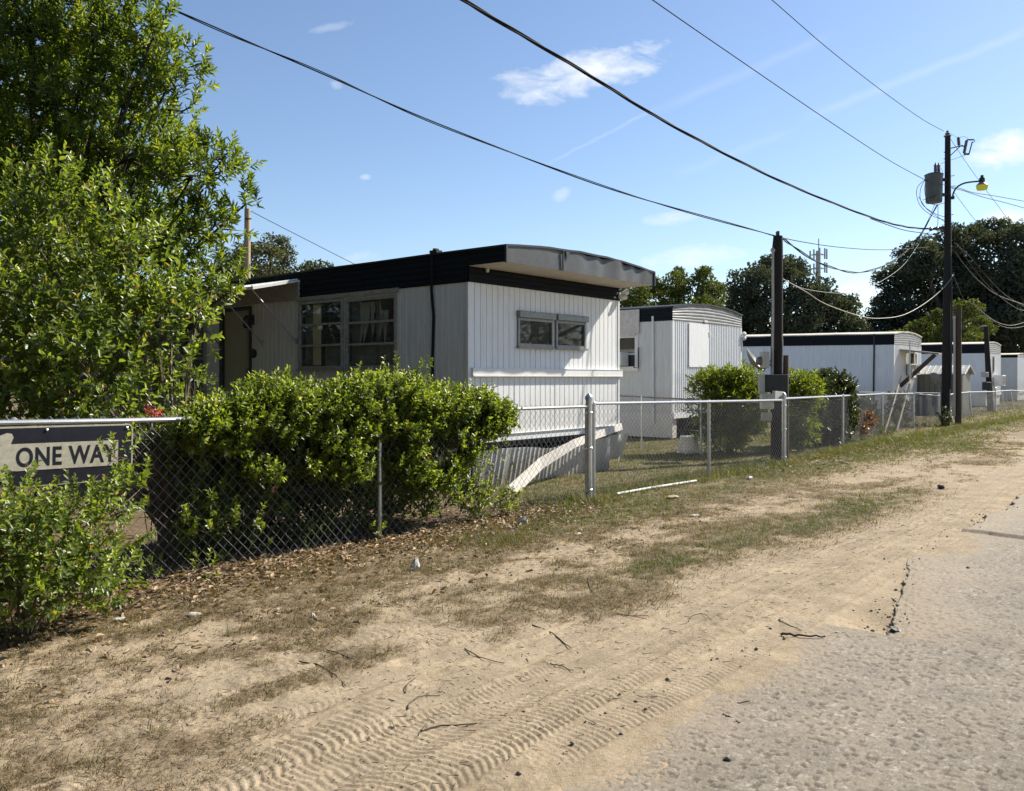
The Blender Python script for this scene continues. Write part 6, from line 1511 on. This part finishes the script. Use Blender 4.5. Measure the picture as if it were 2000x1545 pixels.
# ------------------------------------------------------------------ sticks, litter, bits in the yard
def on_sand(px, y):
    g = gnd(px, y)
    for _ in range(2):
        z = float(sand_z(np.array([g.x]), np.array([g.y]))[0][0]); d = F * (EYE - z) / (y - HY); g = Vector(((px - CX) / F * d, d, z))
    return g
def stick(label, pts, r, mat='twig', forks=()):
    r *= .72
    P = [on_sand(*p) + Vector((0, 0, r * .9)) for p in pts]; P = spline(P, 5)
    mb = MB(); rn = random.Random(len(label)); n = len(P)
    P = [p + Vector((0, 0, abs(rn.gauss(0, r * .8)))) for p in P]
    mb.tube(P, [r * (1 - .55 * i / n) for i in range(n)], 6)
    for f in forks:
        Q_ = [on_sand(*p) + Vector((0, 0, r)) for p in f]; mb.tube(spline(Q_, 4), r * .55, 5)
    return tag(mb.build('stick', MT[mat], None, True), label, 'stick', 'dead sticks on the sand')
stick('thick dark stick lying near the broken asphalt edge', [(1525, 1242), (1560, 1245), (1612, 1248)], .012)
stick('thin twig crossing behind the thick dark stick', [(1522, 1214), (1550, 1226), (1575, 1238)], .0045)
stick('straight dark stick with a pale forked end in the tyre tracks', [(822, 1430), (860, 1421), (932, 1416)], .0065, 'twig', [[(817, 1438), (826, 1424), (833, 1416)]])
stick('curved dark frond stem at the grass edge', [(585, 1295), (625, 1302), (655, 1322), (676, 1343)], .0065)
stick('bent dark stem on dry grass above the curved one', [(638, 1271), (668, 1280), (702, 1297)], .006)
stick('long dark stem pointing down to the tracks', [(1040, 1222), (1078, 1238), (1105, 1260), (1130, 1278)], .006)
stick('slim dark stem beside the tracks', [(908, 1268), (935, 1284), (985, 1298)], .005)
stick('forked twig on pale sand near the grass edge', [(1172, 1190), (1210, 1200), (1262, 1210)], .0045, 'twig', [[(1215, 1201), (1240, 1203), (1266, 1203)]])
stick('looped thin twig in the tracks left of the forked stick', [(797, 1388), (800, 1376), (822, 1362), (860, 1360)], .005)
stick('short upright twig above the looped one', [(792, 1355), (796, 1338), (812, 1326)], .005)
stick('short dark twig below the slim stem', [(1074, 1298), (1098, 1304), (1120, 1313)], .005)
stick('small dark twig at the sandy asphalt rim', [(1412, 1398), (1428, 1404), (1446, 1416)], .006)
stick('thin twig by the sandy asphalt rim', [(1440, 1375), (1475, 1370), (1530, 1368)], .004)
stick('curled root like twig on the open sand', [(1345, 1215), (1352, 1204), (1372, 1200), (1390, 1212)], .004)
stick('dark twig on pale sand left of the curled twig', [(1285, 1190), (1300, 1172), (1325, 1163)], .004)
stick('short dark twig right of the thick stick', [(1632, 1238), (1655, 1238), (1676, 1245)], .005)
stick('pale bleached stick in the grass by the far fence', [(1640, 903), (1660, 908)], .02, 'twig_pale')
stick('long thin dark twig on dry straw below the hedge', [(1148, 1130), (1152, 1148), (1160, 1160)], .005)
# white pipe lying along the fence foot
mb = MB(); P = [on_sand(1205, 969), on_sand(1270, 957), on_sand(1360, 943)]; mb.tube([p + Vector((0, 0, .03)) for p in P], .018, 8)
tag(mb.build('pipe', MT['plastic'], None, True), 'white plastic pipe lying in the grass along the fence foot', 'pipe')
def scrap(name, label, px, y, sx, sy, mat, rot=0, h=.012, crumple=.01, seed=0, cat='litter'):
    sx, sy, h = sx * .72, sy * .72, h * .5
    g = on_sand(px, y); rn = random.Random(seed); mb = MB(); n = 5; vs = []
    for j in range(n):
        for i in range(n):
            ed = (i in (0, n - 1)) + (j in (0, n - 1)); s = 1 - .08 * ed
            vs.append((sx * (i / (n - 1) - .5) * s + rn.gauss(0, sx * .03), sy * (j / (n - 1) - .5) * s + rn.gauss(0, sy * .03), h + rn.uniform(0, 1) * crumple + (crumple if ed == 0 else 0)))
    m = len(vs); vs += [(x, y_, max(.0, z - .008)) for x, y_, z in vs]
    fs = [(j * n + i, j * n + i + 1, (j + 1) * n + i + 1, (j + 1) * n + i) for j in range(n - 1) for i in range(n - 1)]
    fs += [tuple(m + k for k in reversed(f)) for f in fs[:]]
    ring = [i for i in range(n)] + [j * n + n - 1 for j in range(1, n)] + [(n - 1) * n + i for i in range(n - 2, -1, -1)] + [j * n for j in range(n - 2, 0, -1)]
    fs += [(ring[k], ring[k - 1], m + ring[k - 1], m + ring[k]) for k in range(len(ring))]
    mb.add([Matrix.Translation(g) @ Matrix.Rotation(rot, 4, 'Z') @ Vector(v) for v in vs], fs)
    return tag(mb.build(name, MT[mat]), label, cat, None)
scrap('crumpled_paper', 'crumpled white paper ball in the leaves below the second fence post', 811, 1114, .11, .08, 'paper', .3, .02, .05, 1)
scrap('paper_scrap', 'flat white paper scrap on the grass near the corner post', 1129, 1044, .13, .08, 'paper', .7, .012, .006, 2)
scrap('paper_scrap', 'small pale scrap on the dry grass below the white pipe', 1358, 1008, .16, .10, 'paper', .2, .01, .008, 3)
scrap('cardboard', 'flattened tan cardboard piece by the white pipe', 1314, 973, .26, .16, 'card', .5, .03, .015, 4)
scrap('large_leaf', 'big pale fallen leaf under the sprawling shrub', 234, 1213, .14, .05, 'paper', .2, .008, .012, 5)
scrap('paper_scrap', 'tiny white scrap among dry grass in the foreground', 612, 1205, .035, .05, 'paper', .2, .01, .01, 6)
scrap('paper_scrap', 'torn pale shreds at the edge of the fallen leaves', 380, 1202, .14, .05, 'paper', .5, .006, .01, 7)
scrap('paper_scrap', 'pale rubbish caught in the weeds by the tall pole', 1855, 826, .35, .2, 'paper', .5, .05, .3, 8)
scrap('stone', 'pale stone half sunk by the fence corner', 1022, 1022, .16, .12, 'whitewood', .2, .05, .03, 9, 'stone')
scrap('stone', 'pale stone in the verge by the second corner post', 1462, 936, .22, .14, 'whitewood', .9, .03, .02, 10, 'stone')
for px, y, lb in ((1748, 1238, 'black clod at the broken asphalt corner'), (1420, 1488, 'small dark pebble on the lower asphalt'), (1890, 1112, 'small dark pebble on the upper asphalt'), (1838, 955, 'dark clod on the sandy track')):
    g = on_sand(px, y); rn = random.Random(px); mb = MB(); s = .016 if y > 1100 else .05
    if px == 1748: s = .035
    mb.lathe([(s * .5, -.01), (s * 1.1, s * .2), (s * .9, s * .7), (s * .3, s)], g + Vector((0, 0, .004)), 7)
    mb.v = [tuple(c + rn.gauss(0, s * .12) for c in v) for v in mb.v]; tag(mb.build('pebble', MT['dark']), lb, 'pebble')
# upturned laundry basket on the lawn
g = gnd(1345, 884); BK = thing('laundry_basket', 'upturned white lattice basket on the lawn by the corrugated trailer', 'basket', g)
mb = MB(); n = 26; r0, r1, h = .24, .175, .34
for k in range(n):
    a = 2 * math.pi * k / n; mb.beam((r0 * math.cos(a), r0 * math.sin(a), 0), (r1 * math.cos(a), r1 * math.sin(a), h), .022, .008, (math.cos(a), math.sin(a), 0))
for z in (.07, .14, .21, .28):
    rr = r0 + (r1 - r0) * z / h; mb.tube([(rr * math.cos(2 * math.pi * i / 24), rr * math.sin(2 * math.pi * i / 24), z) for i in range(25)], .009, 4, False)
mb.build('lattice', MT['plastic'], BK)
mb = MB(); mb.tube([((r0 + .01) * math.cos(2 * math.pi * i / 24), (r0 + .01) * math.sin(2 * math.pi * i / 24), .015) for i in range(25)], .018, 6, False); mb.build('rim', MT['plastic'], BK)
mb = MB(); mb.lathe([(r1 + .005, h - .01), (r1 + .005, h + .012), (.02, h + .015)], (0, 0, 0), 24); mb.build('bottom', MT['plastic'], BK)
